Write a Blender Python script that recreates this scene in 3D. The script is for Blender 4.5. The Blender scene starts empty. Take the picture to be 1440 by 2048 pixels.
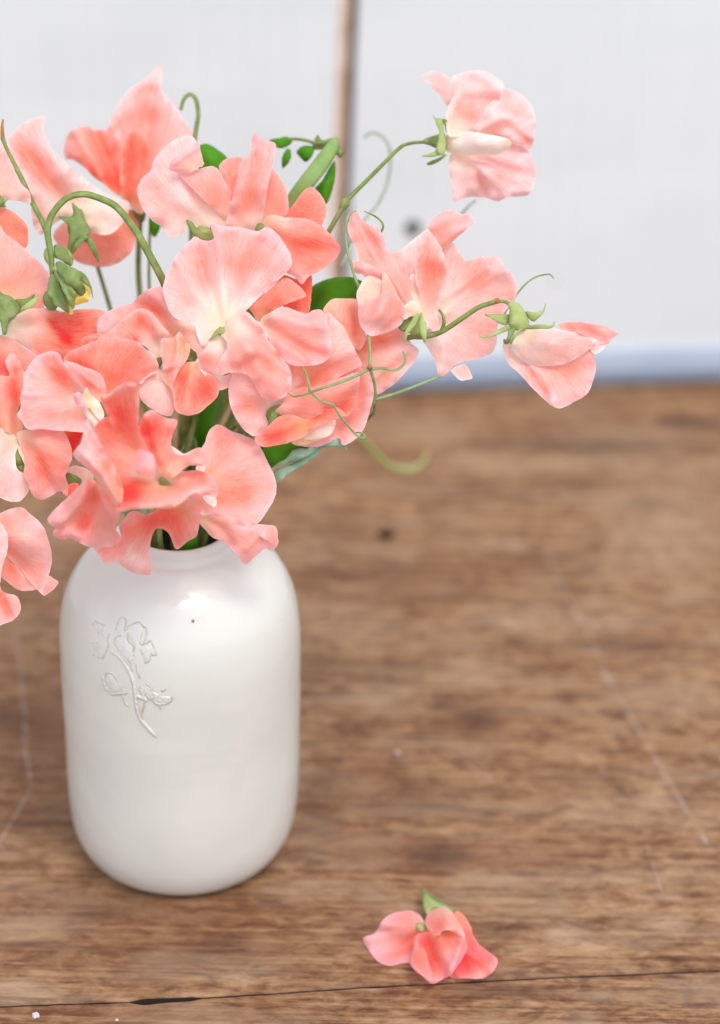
import bpy, bmesh, math, random
import numpy as np
from mathutils import Vector, Matrix, noise, geometry
R = math.radians
sc = bpy.context.scene
# ------------------------------------------------------------------ camera
W0, H0, F = 1440.0, 2048.0, 4835.0          # photo size, focal length in photo pixels
PITCH = R(28.0)
CAM = Vector((0.0, -0.774, 0.55))
FWD = Vector((0, math.cos(PITCH), -math.sin(PITCH)))
ROLL = R(1.35)
U0 = Vector((0, math.sin(PITCH), math.cos(PITCH))); R0 = Vector((1, 0, 0))
RT = R0 * math.cos(ROLL) + U0 * math.sin(ROLL); UP = U0 * math.cos(ROLL) - R0 * math.sin(ROLL)
FOCUS = 0.825
cd = bpy.data.cameras.new('camera'); cam = bpy.data.objects.new('camera', cd)
sc.collection.objects.link(cam); sc.camera = cam
cam.location = CAM; cam.rotation_euler = Matrix((RT, UP, -FWD)).transposed().to_euler()
cd.sensor_fit = 'VERTICAL'; cd.sensor_height = 36.0; cd.sensor_width = 36.0 * W0 / H0
cd.lens = F / H0 * 36.0
cd.clip_start = 0.05; cd.clip_end = 50
cd.dof.use_dof = True; cd.dof.focus_distance = FOCUS; cd.dof.aperture_fstop = 4.8
# ------------------------------------------------------------------ light
SUN_EL, SUN_AZ = 62.0, 158.0        # azimuth clockwise from +Y
w = bpy.data.worlds.new('World'); sc.world = w; w.use_nodes = True
nt = w.node_tree; bg = nt.nodes['Background']
sky = nt.nodes.new('ShaderNodeTexSky'); sky.sky_type = 'NISHITA'; sky.sun_disc = False
sky.sun_elevation = R(SUN_EL); sky.sun_rotation = R(SUN_AZ)
sky.air_density = 1.0; sky.dust_density = 2.0; sky.ozone_density = 1.0
hs = nt.nodes.new('ShaderNodeHueSaturation'); hs.inputs['Saturation'].default_value = 0.60
nt.links.new(sky.outputs[0], hs.inputs['Color']); nt.links.new(hs.outputs[0], bg.inputs[0])
bg.inputs[1].default_value = 0.15
sl = bpy.data.lights.new('sun', 'SUN'); sun = bpy.data.objects.new('sun', sl); sc.collection.objects.link(sun)
sl.energy = 0.5; sl.angle = R(16); sl.color = (1.0, 0.985, 0.965)
az, el = R(SUN_AZ), R(SUN_EL)
sd = Vector((math.sin(az) * math.cos(el), math.cos(az) * math.cos(el), math.sin(el)))
sun.rotation_euler = sd.to_track_quat('Z', 'Y').to_euler()
sc.view_settings.view_transform = 'Standard'; sc.view_settings.look = 'None'
sc.view_settings.exposure = 1.0; sc.view_settings.gamma = 1.0
sc.render.engine = 'CYCLES'
sc.cycles.max_bounces = 12; sc.cycles.diffuse_bounces = 8; sc.cycles.transmission_bounces = 10
# ------------------------------------------------------------------ helpers
def link(o, parent=None):
    sc.collection.objects.link(o)
    if parent is not None: o.parent = parent
    return o
def tag(o, label=None, cat=None, group=None, kind=None):
    if label: o['label'] = label
    if cat: o['category'] = cat
    if group: o['group'] = group
    if kind: o['kind'] = kind
    return o
def empty(name, label, cat, group=None):
    o = bpy.data.objects.new(name, None); o.empty_display_size = 0.01; link(o)
    return tag(o, label, cat, group)
def mesh_obj(name, vs, fs, mat, parent=None, smooth=True, attrs=None):
    me = bpy.data.meshes.new(name); me.from_pydata([tuple(v) for v in vs], [], fs); me.update()
    if smooth: me.polygons.foreach_set('use_smooth', [True] * len(me.polygons))
    if attrs:
        for k, a in attrs.items():
            at = me.attributes.new(k, 'FLOAT', 'POINT'); at.data.foreach_set('value', np.asarray(a, dtype=np.float32))
    me.materials.append(mat)
    return link(bpy.data.objects.new(name, me), parent)
def ray(px, py):
    return RT * ((px - W0 / 2) / F) + UP * (-(py - H0 / 2) / F) + FWD
def at(px, py, d):                 # photo pixel, millimetres in front of the focus plane
    if d > 8: d = 8 + (d - 8) * 2.1
    if d < -20: d = -20 + (d + 20) * 1.6
    return CAM + ray(px, py) * (FOCUS - d / 1000.0)
def on_table(px, py, h=0.0):       # photo pixel on the plane z = h (mm)
    r = ray(px, py); return CAM + r * ((h / 1000.0 - CAM.z) / r.z)
WA, WB = on_table(440, 790), on_table(1440, 759)
WDIR = (WB - WA).normalized(); WNRM = Vector((WDIR.y, -WDIR.x, 0))        # towards the camera
WYAW = math.atan2(WDIR.y, WDIR.x)
WORG = WA + WDIR * (-WA.x / WDIR.x)
def on_wall(px, py, off=0.0):      # wall-local point (x along the wall, y = -off, z up)
    r = ray(px, py); p = CAM + r * ((WORG + WNRM * off - CAM).dot(WNRM) / r.dot(WNRM))
    return Vector(((p - WORG).dot(WDIR), -off, p.z))
def wall_y(x): return WORG.y + (x - WORG.x) * WDIR.y / WDIR.x
CR = dict(A=(0,120,3), B=(260,240,3.1304), C=(560,120,2.0571), D=(0,600,2.4), E=(420,560,3), F=(0,660,4.8),
          G=(180,560,4.8), H=(80,840,5.76), I=(240,800,4.3636), J=(560,580,4.8), K=(680,400,3.7895), L=(0,560,6),
          M=(0,980,7.0625), N=(520,220,4.8), O=(820,120,5.1429), Q=(60,460,7.2), R=(940,560,4.5), S=(640,1720,3.1304),
          P=(160,1220,7.2), X=(0,0,1))
def cv(c, x, y):
    ox, oy, s = CR[c]; return (ox + x / s, oy + y / s)
def catmull(P, closed=False, step=4.0, corner=60):
    """resampled Catmull-Rom through P; dims >= 2"""
    P = [np.array(p, float) for p in P]; n = len(P); out = []
    rng = range(n if closed else n - 1)
    for i in rng:
        p1, p2 = P[i], P[(i + 1) % n]
        p0 = P[(i - 1) % n] if (closed or i > 0) else 2 * p1 - p2
        p3 = P[(i + 2) % n] if (closed or i < n - 2) else 2 * p2 - p1
        L = np.linalg.norm((p2 - p1)[:2]); m1 = (p2 - p0) * .5; m2 = (p3 - p1) * .5
        for m in (m1, m2):
            q = np.linalg.norm(m[:2])
            if q > L * 1.1: m *= L * 1.1 / q
        k = max(1, int(math.ceil(L / step)))
        for j in range(k):
            t = j / k
            out.append((2*t**3-3*t*t+1)*p1 + (t**3-2*t*t+t)*m1 + (-2*t**3+3*t*t)*p2 + (t**3-t*t)*m2)
    if not closed: out.append(P[-1])
    return out
# ------------------------------------------------------------------ node material helpers
def newmat(name):
    m = bpy.data.materials.new(name); m.use_nodes = True; t = m.node_tree
    b = t.nodes['Principled BSDF']; return m, t, b, t.nodes['Material Output']
def nd(t, k, **kw):
    n = t.nodes.new(k)
    for a, v in kw.items(): setattr(n, a, v)
    return n
def ramp(t, src, stops):
    r = nd(t, 'ShaderNodeValToRGB'); e = r.color_ramp.elements
    while len(e) < len(stops): e.new(.5)
    for q, (p, c) in zip(e, stops): q.position = p; q.color = (*c, 1) if len(c) == 3 else c
    t.links.new(src, r.inputs[0]); return r.outputs[0]
def mixc(t, f, a, b, mode='MIX'):
    n = nd(t, 'ShaderNodeMix', data_type='RGBA', blend_type=mode)
    for s, v in ((n.inputs[0], f), (n.inputs[6], a), (n.inputs[7], b)):
        if isinstance(v, (int, float)): s.default_value = v
        elif isinstance(v, tuple): s.default_value = (*v, 1)
        else: t.links.new(v, s)
    return n.outputs[2]
def mth(t, op, a, b=0.0, clamp=False):
    n = nd(t, 'ShaderNodeMath', operation=op, use_clamp=clamp)
    for s, v in ((n.inputs[0], a), (n.inputs[1], b)):
        if isinstance(v, (int, float)): s.default_value = v
        else: t.links.new(v, s)
    return n.outputs[0]
def attr(t, name):
    n = nd(t, 'ShaderNodeAttribute', attribute_name=name); return n.outputs['Fac']
def noisen(t, vec, scale, detail=3, rough=.5, dist=0):
    n = nd(t, 'ShaderNodeTexNoise'); n.inputs['Scale'].default_value = scale; n.inputs['Detail'].default_value = detail
    n.inputs['Roughness'].default_value = rough; n.inputs['Distortion'].default_value = dist
    if vec is not None: t.links.new(vec, n.inputs['Vector'])
    return n.outputs[0]
def mapping(t, scale, loc=(0,0,0), rot=(0,0,0), coord='Object'):
    c = nd(t, 'ShaderNodeTexCoord'); m = nd(t, 'ShaderNodeMapping')
    m.inputs['Scale'].default_value = scale; m.inputs['Location'].default_value = loc; m.inputs['Rotation'].default_value = rot
    t.links.new(c.outputs[coord], m.inputs[0]); return m.outputs[0]
def bump(t, b, h, strength, dist):
    n = nd(t, 'ShaderNodeBump'); n.inputs['Strength'].default_value = strength; n.inputs['Distance'].default_value = dist
    t.links.new(h, n.inputs['Height']); t.links.new(n.outputs[0], b.inputs['Normal']); return n.outputs[0]
# ------------------------------------------------------------------ materials
def petal_material():
    m, t, b, out = newmat('petal'); L = t.links
    cmb = nd(t, 'ShaderNodeCombineXYZ'); L.new(mth(t, 'MULTIPLY', attr(t, 'ang'), 9.0), cmb.inputs[0])
    L.new(mth(t, 'MULTIPLY', attr(t, 'rad'), 1.6), cmb.inputs[1]); L.new(attr(t, 'seed'), cmb.inputs[2])
    vein = noisen(t, cmb.outputs[0], 3.0, 6, .72, .25)
    line = mth(t, 'SUBTRACT', 1.0, mth(t, 'MULTIPLY', mth(t, 'ABSOLUTE', mth(t, 'SUBTRACT', noisen(t, cmb.outputs[0], 3.4, 3, .5, .2), .5)), 16.0), True)
    obj = mapping(t, (1, 1, 1))
    blotch = noisen(t, obj, 90, 3, .5, .3); grain = noisen(t, obj, 1400, 2, .6)
    tone = mth(t, 'ADD', attr(t, 'tone'), mth(t, 'MULTIPLY', mth(t, 'SUBTRACT', vein, .5), .36))
    tone = mth(t, 'ADD', tone, mth(t, 'MULTIPLY', line, .10))
    tone = mth(t, 'ADD', tone, mth(t, 'MULTIPLY', mth(t, 'SUBTRACT', blotch, .5), .14))
    tone = mth(t, 'ADD', tone, mth(t, 'MULTIPLY', mth(t, 'SUBTRACT', grain, .5), .12), True)
    col = ramp(t, tone, [(0, (.97, .86, .76)), (.20, (.985, .69, .63)), (.45, (.99, .455, .375)), (.68, (.99, .295, .20)), (.86, (.975, .155, .095)), (1, (.95, .06, .05))])
    col = mixc(t, attr(t, 'pnk'), col, (.98, .42, .48))
    col = mixc(t, attr(t, 'yel'), col, (.90, .66, .26))
    L.new(col, b.inputs['Base Color']); b.inputs['Roughness'].default_value = .55
    b.inputs['Specular IOR Level'].default_value = .18
    b.inputs['Sheen Weight'].default_value = .08; b.inputs['Sheen Roughness'].default_value = .4
    nrm = bump(t, b, mth(t, 'ADD', vein, mth(t, 'MULTIPLY', grain, .25)), .35, .0008)
    tr = nd(t, 'ShaderNodeBsdfTranslucent'); L.new(col, tr.inputs[0]); L.new(nrm, tr.inputs['Normal'])
    mx = nd(t, 'ShaderNodeMixShader'); mx.inputs[0].default_value = .30
    L.new(b.outputs[0], mx.inputs[1]); L.new(tr.outputs[0], mx.inputs[2]); L.new(mx.outputs[0], out.inputs[0])
    return m
def green_material(name, c1, c2, c3, trans=.3, scale=260, rough=.5, vein=True):
    m, t, b, out = newmat(name); L = t.links
    obj = mapping(t, (1, 1, 1))
    n1 = noisen(t, obj, scale, 3, .5); n2 = noisen(t, obj, 2400, 2, .6)
    col = ramp(t, n1, [(.3, c1), (.52, c2), (.75, c3)])
    if vein:
        cmb = nd(t, 'ShaderNodeCombineXYZ'); L.new(mth(t, 'MULTIPLY', attr(t, 'ang'), 8.0), cmb.inputs[0]); L.new(attr(t, 'seed'), cmb.inputs[2])
        vn = noisen(t, cmb.outputs[0], 1.8, 2, .5)
        col = mixc(t, mth(t, 'MULTIPLY', vn, .5), col, c1)
        col = mixc(t, attr(t, 'yel'), col, (.42, .30, .06))
    col = mixc(t, mth(t, 'MULTIPLY', n2, .3), col, c3)
    L.new(col, b.inputs['Base Color']); b.inputs['Roughness'].default_value = rough
    b.inputs['Sheen Weight'].default_value = .05; b.inputs['Specular IOR Level'].default_value = .25
    nrm = bump(t, b, n2, .3, .0004)
    tr = nd(t, 'ShaderNodeBsdfTranslucent'); L.new(col, tr.inputs[0])
    mx = nd(t, 'ShaderNodeMixShader'); mx.inputs[0].default_value = trans
    L.new(b.outputs[0], mx.inputs[1]); L.new(tr.outputs[0], mx.inputs[2]); L.new(mx.outputs[0], out.inputs[0])
    return m
PET = petal_material()
STEM = green_material('stem_green', (.12, .17, .03), (.20, .26, .06), (.30, .34, .12), .1, 300, .5, False)
SEPAL = green_material('sepal_green', (.16, .24, .05), (.28, .36, .10), (.44, .48, .21), .3)
PALESEPAL = green_material('pale_sepal_green', (.36, .45, .11), (.50, .58, .20), (.64, .68, .34), .35)
LEAF = green_material('leaf_green', (.06, .26, .004), (.10, .36, .008), (.16, .43, .02), .35, 120, .65)
POD = green_material('pale_stem_green', (.17, .29, .06), (.27, .42, .11), (.38, .52, .2), .2, 150)
GREY = green_material('leaf_underside_green', (.27, .46, .28), (.36, .55, .36), (.46, .62, .46), .25, 200)
TENDRIL = green_material('tendril_green', (.18, .27, .09), (.25, .34, .14), (.33, .41, .2), .1, 300, .5, False)
FAINT = green_material('faint_tendril_green', (.30, .38, .26), (.38, .46, .33), (.45, .52, .4), .2, 300, .5, False)
BUDY, _t, _b, _ = newmat('bud_yellow'); _b.inputs['Base Color'].default_value = (.74, .52, .10, 1)
RUST = green_material('stem_node_rust', (.30, .09, .02), (.38, .14, .03), (.42, .22, .06), .05, 500, .5, False)
# ------------------------------------------------------------------ sheet builder (petals, sepals, leaves)
SEED = [0]
def gauss_line(XY, line, wd):
    best = np.full(len(XY), 1e9)
    for a, b_ in zip(line[:-1], line[1:]):
        a = np.array(a, float); b_ = np.array(b_, float); ab = b_ - a
        t = np.clip(((XY - a) @ ab) / max(1e-9, ab @ ab), 0, 1)
        best = np.minimum(best, np.linalg.norm(XY - (a + t[:, None] * ab), axis=1))
    return np.exp(-(best / wd) ** 2)
def sheet(name, parent, crop, outline, d=0.0, base=None, z=None, tone=.45, spots=(), folds=(), cup=None, ruffle=1.0,
          pink=.25, yel=(), mat=None, cream=.28, table=False, thick=0.0, tilt=None, label=None, jag=0.8, crr=1.0):
    SEED[0] += 1; sd_ = SEED[0]; rnd = random.Random(sd_ * 7 + 1)
    mat = mat or PET
    s = CR[crop][2]
    O = [cv(crop, x, y) for x, y in outline]
    pts = catmull(O, True, 4.0)
    pts = np.array(pts)
    # fine irregular edge
    tang = np.roll(pts, -1, 0) - np.roll(pts, 1, 0); tang /= (np.linalg.norm(tang, axis=1)[:, None] + 1e-9)
    nor = np.stack([tang[:, 1], -tang[:, 0]], 1)
    jv = np.array([noise.noise(Vector((p[0] * .09, p[1] * .09, sd_ * 3.1))) + .6 * noise.noise(Vector((p[0] * .3, p[1] * .3, sd_))) for p in pts])
    pts = pts + nor * (jv * jag)[:, None]
    x0, y0 = pts.min(0); x1, y1 = pts.max(0); size = max(x1 - x0, y1 - y0)
    sp = max(4.0, min(6.5, size / 22))
    inner = []
    poly = pts
    gy = y0; row = 0
    while gy < y1:
        gx = x0 + (sp / 2 if row % 2 else 0)
        while gx < x1:
            inner.append((gx, gy)); gx += sp
        gy += sp * .866; row += 1
    inner = np.array(inner) if inner else np.zeros((0, 2))
    # distance to outline, drop grid points too close
    def dist_edge(Q):
        return np.sqrt(((Q[:, None, :] - poly[None, :, :]) ** 2).sum(2)).min(1)
    if len(inner): inner = inner[dist_edge(inner) > sp * .55]
    V2 = [Vector(p) for p in poly] + [Vector(p) for p in inner]
    n = len(poly)
    res = geometry.delaunay_2d_cdt(V2, [], [list(range(n))], 1, 1e-4)
    XY = np.array([(v.x, v.y) for v in res[0]]); faces = [list(f) for f in res[2]]
    edge = dist_edge(XY)
    bx = np.array(cv(crop, *base)) if base else poly.mean(0)
    rel = XY - bx; rr = np.linalg.norm(rel, axis=1); rmax = rr.max() + 1e-6
    ang = np.arctan2(rel[:, 1], rel[:, 0]); rn = rr / rmax
    # depth
    D = np.full(len(XY), float(d))
    if z:
        cp = np.array([cv(crop, a, b_) for a, b_, c in z]); zv = np.array([c for a, b_, c in z], float)
        if len(z) >= 3:
            def U(r): return np.where(r > 0, r * r * np.log(r + 1e-9), 0)
            k = len(z); K = U(np.linalg.norm(cp[:, None] - cp[None], axis=2)) + np.eye(k) * 50
            P = np.c_[np.ones(k), cp]; M = np.r_[np.c_[K, P], np.c_[P.T, np.zeros((3, 3))]]
            wv = np.linalg.lstsq(M, np.r_[zv, 0, 0, 0], rcond=None)[0]
            D = U(np.linalg.norm(XY[:, None] - cp[None], axis=2)) @ wv[:k] + wv[k] + XY @ wv[k + 1:]
            D = np.clip(D, zv.min() - 4, zv.max() + 4)
        else: D[:] = zv.mean()
    szmm = size / 5.6
    if tilt is None:
        a = rnd.uniform(0, 6.28); tm = .10; tilt = (math.cos(a) * tm, math.sin(a) * tm) if not z else (0, 0)
    cen = poly.mean(0)
    D += ((XY - cen) @ np.array(tilt)) / 5.6
    if cup is None: cup = rnd.choice([-1, 1, 1]) * szmm * .07
    D += cup * (1 - np.clip(np.linalg.norm(XY - cen, axis=1) / (size * .5), 0, 1.4) ** 2)
    # radial pleats, soft undulation and curled rim
    rough = ruffle * min(1.0, szmm / 25)
    pn = np.array([noise.noise(Vector((a * 1.7, r_ * .8, sd_ * 5.3))) for a, r_ in zip(ang, rn)])
    un = np.array([noise.noise(Vector((q[0] / 45, q[1] / 45, sd_ * 2.7))) for q in XY])
    en = np.array([noise.noise(Vector((q[0] / 22, q[1] / 22, sd_ * 9.7))) for q in XY])
    D += rough * (3.8 * pn * rn + 1.3 * un + 2.0 * en * np.exp(-edge / 16.0))
    D -= rough * .9 * np.exp(-edge / 6.0)
    for line, amp, wd in folds:
        D += amp * gauss_line(XY, [cv(crop, *q) for q in line], wd / s)
    # tone: 0 cream .. 1 deep coral
    T = np.full(len(XY), float(tone) + (.035 if mat is PET else 0))
    cr = crr * .42 * rmax
    T -= cream * np.exp(-(rr / cr) ** 2) * 1.4
    T += .10 * np.sin(np.clip(rn, 0, 1) * math.pi) - .17 * np.exp(-edge / 4.5)
    for x, y, r_, v in spots:
        q = np.array(cv(crop, x, y)); T += (.68 if v > 0 else .85) * v * np.exp(-(np.linalg.norm(XY - q + 10 * np.stack([un, en], 1), axis=1) / (1.1 * r_ / s)) ** 2)
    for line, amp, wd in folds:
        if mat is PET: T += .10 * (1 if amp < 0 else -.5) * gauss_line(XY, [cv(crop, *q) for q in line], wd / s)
    pk = pink * (np.exp(-edge / 22.0) * .7 + .5 * np.clip(un + .2, 0, 1)) * np.clip(rn * 1.5, 0, 1)
    Y = .35 * np.exp(-(rr / (cr * .5)) ** 2) * (1 if mat is PET else 0)
    for x, y, r_, v in yel:
        q = np.array(cv(crop, x, y)); Y = np.maximum(Y, v * np.exp(-(np.linalg.norm(XY - q, axis=1) / (r_ / s)) ** 2))
    if table: V = [on_table(p[0], p[1], 0) + Vector((0, 0, max(.4, dd) / 1000)) - ray(p[0], p[1]) * 0 for p, dd in zip(XY, D)]
    if table: V = [on_table(p[0], p[1], max(.5, dd)) for p, dd in zip(XY, D)]
    else: V = [at(p[0], p[1], dd) for p, dd in zip(XY, D)]
    # faces towards the camera
    fs = []
    for f in faces:
        nn = (V[f[1]] - V[f[0]]).cross(V[f[2]] - V[f[0]])
        fs.append(f if nn.dot(CAM - V[f[0]]) > 0 else f[::-1])
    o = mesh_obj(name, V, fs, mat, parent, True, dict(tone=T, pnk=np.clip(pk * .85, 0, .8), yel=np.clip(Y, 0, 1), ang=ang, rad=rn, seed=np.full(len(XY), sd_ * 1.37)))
    if thick:
        md = o.modifiers.new('thick', 'SOLIDIFY'); md.thickness = thick / 1000; md.offset = -1
    if label: o['label'] = label
    return o
def tube(name, parent, pts, radii, mat, flat=1.0, seg=10, step=3.0, mm=True, pts3=None, cap=True):
    """pts: list of (px,py,d) photo pixels; radii in mm (scalar or list)"""
    if pts3 is None: P = [at(*p) for p in pts]
    else: P = pts3
    if isinstance(radii, (int, float)): radii = [radii] * len(P)
    Q = [(p.x * 5400, p.y * 5400, p.z * 5400, r) for p, r in zip(P, radii)]
    C = []
    Pn = [np.array(q, float) for q in Q]; n = len(Pn)
    for i in range(n - 1):
        p1, p2 = Pn[i], Pn[i + 1]; p0 = Pn[i - 1] if i else 2 * p1 - p2; p3 = Pn[i + 2] if i < n - 2 else 2 * p2 - p1
        L = np.linalg.norm((p2 - p1)[:3]); m1 = (p2 - p0) * .5; m2 = (p3 - p1) * .5
        for m in (m1, m2):
            q = np.linalg.norm(m[:3])
            if q > L: m *= L / q
        k = max(2, min(24, int(L / step)))
        for j in range(k):
            t = j / k; C.append((2*t**3-3*t*t+1)*p1 + (t**3-2*t*t+t)*m1 + (-2*t**3+3*t*t)*p2 + (t**3-t*t)*m2)
    C.append(Pn[-1])
    vs, fs = [], []; X = [Vector(c[:3]) / 5400 for c in C]
    side = None; prev = None
    for i, c in enumerate(C):
        tg = (X[min(i + 1, len(X) - 1)] - X[max(i - 1, 0)]).normalized()
        if prev is None:
            side = tg.cross(FWD); side = side.normalized() if side.length > 1e-4 else RT.copy()
        else: side = (side - tg * side.dot(tg)).normalized()
        prev = tg; up = tg.cross(side); r = max(.05, c[3]) / 1000
        for k in range(seg):
            a = 2 * math.pi * k / seg; rg = 1 + .10 * math.cos(a * 3)
            vs.append(X[i] + side * (math.cos(a) * r * rg) + up * (math.sin(a) * r * flat * rg))
        if i:
            b0, b1 = (i - 1) * seg, i * seg
            for k in range(seg): fs.append((b0 + k, b0 + (k + 1) % seg, b1 + (k + 1) % seg, b1 + k))
    if cap:
        fs.append(list(range(seg))[::-1]); fs.append([len(vs) - seg + k for k in range(seg)])
    return mesh_obj(name, vs, fs, mat, parent, True, dict(ang=np.zeros(len(vs)), seed=np.zeros(len(vs)), yel=np.zeros(len(vs))))
def C_(crop, L):  # crop polyline (x,y,d) -> photo (x,y,d)
    return [(*cv(crop, p[0], p[1]), p[2]) for p in L]
# ================================================================== TABLE
def wood_material(name, off):
    m, t, b, out = newmat(name); L = t.links
    v = mapping(t, (1, 1, 1), off)
    g1 = noisen(t, mapping(t, (22, 46, 22), off), 1.8, 6, .66, 1.4)        # broad mottling along the grain
    g2 = noisen(t, mapping(t, (60, 190, 60), off), 1.3, 6, .68, .9)       # grain lines
    g3 = noisen(t, mapping(t, (95, 170, 95), off), 1.0, 5, .68, 1.0)     # patches
    g4 = noisen(t, mapping(t, (90, 1000, 90), off), 1.0, 3, .6)         # fibres
    f = mth(t, 'ADD', mth(t, 'MULTIPLY', g1, .85), mth(t, 'MULTIPLY', g2, .6)); f = mth(t, 'ADD', f, mth(t, 'MULTIPLY', g3, .65))
    g5 = noisen(t, mapping(t, (7, 420, 7), off), 1.0, 4, .6, .35)
    f = mth(t, 'ADD', f, mth(t, 'MULTIPLY', mth(t, 'SUBTRACT', g5, .5), .75))
    f = mth(t, 'ADD', f, mth(t, 'MULTIPLY', g4, .18)); f = mth(t, 'MULTIPLY', f, .4385)
    col = ramp(t, f, [(.385, (.085, .034, .016)), (.447, (.150, .064, .028)), (.495, (.230, .112, .050)), (.55, (.310, .168, .080)), (.615, (.40, .245, .132))])
    wash = noisen(t, mapping(t, (9, 30, 9), (off[0] + 4, off[1], 2)), 2.2, 4, .6, .5)
    col = mixc(t, ramp(t, wash, [(.5, (0, 0, 0)), (.72, (.5, .5, .5))]), col, (.34, .235, .15))
    # pale scuffed spots
    vo = nd(t, 'ShaderNodeTexVoronoi'); vo.inputs['Scale'].default_value = 1.0; L.new(mapping(t, (16, 48, 16), off), vo.inputs['Vector'])
    spot = ramp(t, mth(t, 'ADD', vo.outputs['Distance'], mth(t, 'MULTIPLY', g3, .25)), [(.22, (1, 1, 1)), (.30, (0, 0, 0))])
    col = mixc(t, mth(t, 'MULTIPLY', spot, .38), col, (.38, .25, .16))
    dk = noisen(t, mapping(t, (30, 75, 30), (off[0] + 9, off[1] + 3, 1)), 1.4, 4, .6, .4)
    col = mixc(t, ramp(t, dk, [(.62, (0, 0, 0)), (.74, (.7, .7, .7))]), col, (.06, .036, .028))
    wob = mth(t, 'MULTIPLY', mth(t, 'SUBTRACT', g3, .5), 1.1)
    def st_(k, gain): return mth(t, 'MULTIPLY', mth(t, 'ADD', attr(t, k), mth(t, 'MULTIPLY', wob, mth(t, 'GREATER_THAN', attr(t, k), .08))), gain, True)
    col = mixc(t, st_('redw', .55), col, (.15, .055, .024))
    col = mixc(t, st_('pale', .62), col, (.41, .275, .17))
    col = mixc(t, st_('dark', .7), col, (.060, .027, .017))
    # long pale scratches (wear)
    sc_ = None
    for (p, q, wd) in SCR:
        px, py = p.x, p.y; dx, dy = q.x - p.x, q.y - p.y; ln = math.hypot(dx, dy); dx /= ln; dy /= ln
        co = nd(t, 'ShaderNodeTexCoord'); sx = nd(t, 'ShaderNodeSeparateXYZ'); L.new(co.outputs['Object'], sx.inputs[0])
        X = mth(t, 'SUBTRACT', sx.outputs[0], px); Yv = mth(t, 'SUBTRACT', sx.outputs[1], py)
        al = mth(t, 'ADD', mth(t, 'MULTIPLY', X, dx), mth(t, 'MULTIPLY', Yv, dy))
        ac = mth(t, 'SUBTRACT', mth(t, 'MULTIPLY', X, dy), mth(t, 'MULTIPLY', Yv, dx))
        ac = mth(t, 'ABSOLUTE', mth(t, 'ADD', ac, mth(t, 'MULTIPLY', mth(t, 'SUBTRACT', noisen(t, v, 30, 2), .5), .004)))
        k = mth(t, 'SUBTRACT', 1.0, mth(t, 'DIVIDE', ac, wd), True)
        k = mth(t, 'MULTIPLY', k, mth(t, 'GREATER_THAN', al, 0.0)); k = mth(t, 'MULTIPLY', k, mth(t, 'LESS_THAN', al, ln))
        k = mth(t, 'MULTIPLY', k, mth(t, 'MULTIPLY', mth(t, 'SUBTRACT', noisen(t, v, 160, 4), .34), 2.4), True)
        sc_ = k if sc_ is None else mth(t, 'MAXIMUM', sc_, k)
    col = mixc(t, sc_, col, (.44, .35, .30))
    L.new(col, b.inputs['Base Color'])
    rr = mth(t, 'ADD', mth(t, 'MULTIPLY', g3, .3), .42); L.new(rr, b.inputs['Roughness'])
    b.inputs['Specular IOR Level'].default_value = .2
    bump(t, b, mth(t, 'ADD', mth(t, 'ADD', g2, mth(t, 'MULTIPLY', g4, .5)), g3), .35, .0012)
    return m
STAIN = dict(pale=[(60,1852,125,30,.8),(50,1978,56,22,1),(1133,1868,56,24,.9),(1345,1850,46,22,.7),(955,1762,60,20,.5),(1250,880,150,26,.6),(850,862,110,24,.6),(1335,1050,120,110,.6),(1330,1400,110,40,.6),
  (770,1412,56,20,.7),(965,1345,90,36,.5),(1100,1240,160,40,.45),(1000,930,140,22,.5),(700,1240,90,60,.35),(1250,1620,190,40,.45),(820,1830,70,16,.4),(90,1130,80,50,.3),(1300,1750,150,30,.4),(480,1950,70,14,.5)],
 dark=[(1180,892,240,15,.9),(1390,845,90,12,1),(1140,972,90,12,.6),(900,985,120,20,.4),(955,1432,46,20,.8),(880,1712,66,28,.9),(850,1600,110,40,.45),(640,1600,44,90,.6),(30,1440,70,30,.7),(90,1640,80,40,.6),(1000,1984,110,14,.8),
  (440,1893,70,22,.7),(730,1148,130,13,.5),(1300,1290,170,12,.6),(1050,1110,110,14,.4),(200,1830,90,10,.6),(690,1045,90,20,.3),(1290,1010,60,12,.5),(620,1330,70,30,.4),(1140,1560,120,14,.4),(760,1330,120,12,.4),(1000,1870,60,14,.5),(60,1890,90,8,.8)],
 redw=[(300,1860,420,90,.8),(900,1705,330,50,.7),(110,1500,150,170,.8),(800,1180,160,40,.5),(950,1450,170,40,.5),(1050,1140,120,30,.3),(700,1560,150,120,.5),(1250,860,300,30,.3),(300,2030,400,20,.6),(1150,1330,100,20,.4)])
def stain_vals(vs):
    P = np.array(vs); d = P - np.array(CAM); z = d @ np.array(FWD)
    px = W0 / 2 + F * (d @ np.array(RT)) / z; py = H0 / 2 - F * (d @ np.array(UP)) / z
    out = {}
    for k, L_ in STAIN.items():
        a = np.zeros(len(P))
        for x, y, rx, ry, v in L_: a = np.maximum(a, v * np.exp(-(((px - x) / rx) ** 2 + ((py - y) / ry) ** 2) ** 1.3) * (z > .3))
        out[k] = a
    return out
SCR = [(on_table(1205, 1340), on_table(1425, 1705), .0011), (on_table(1090, 1100), on_table(1215, 1350), .0007), (on_table(30, 1250), on_table(60, 1560), .0009),
       (on_table(60, 1580), on_table(-10, 1700), .0009), (on_table(930, 1525), on_table(985, 1560), .0010), (on_table(1290, 1690), on_table(1330, 1790), .0006)]
WOOD = wood_material('worn_wood', (0, 0, 0)); WOOD2 = wood_material('worn_wood_front', (3.1, 1.7, 0))
table = empty('table', 'worn brown wooden table top of wide boards, scratched and stained', 'table')
table.location = (0, 0, 0)
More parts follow.
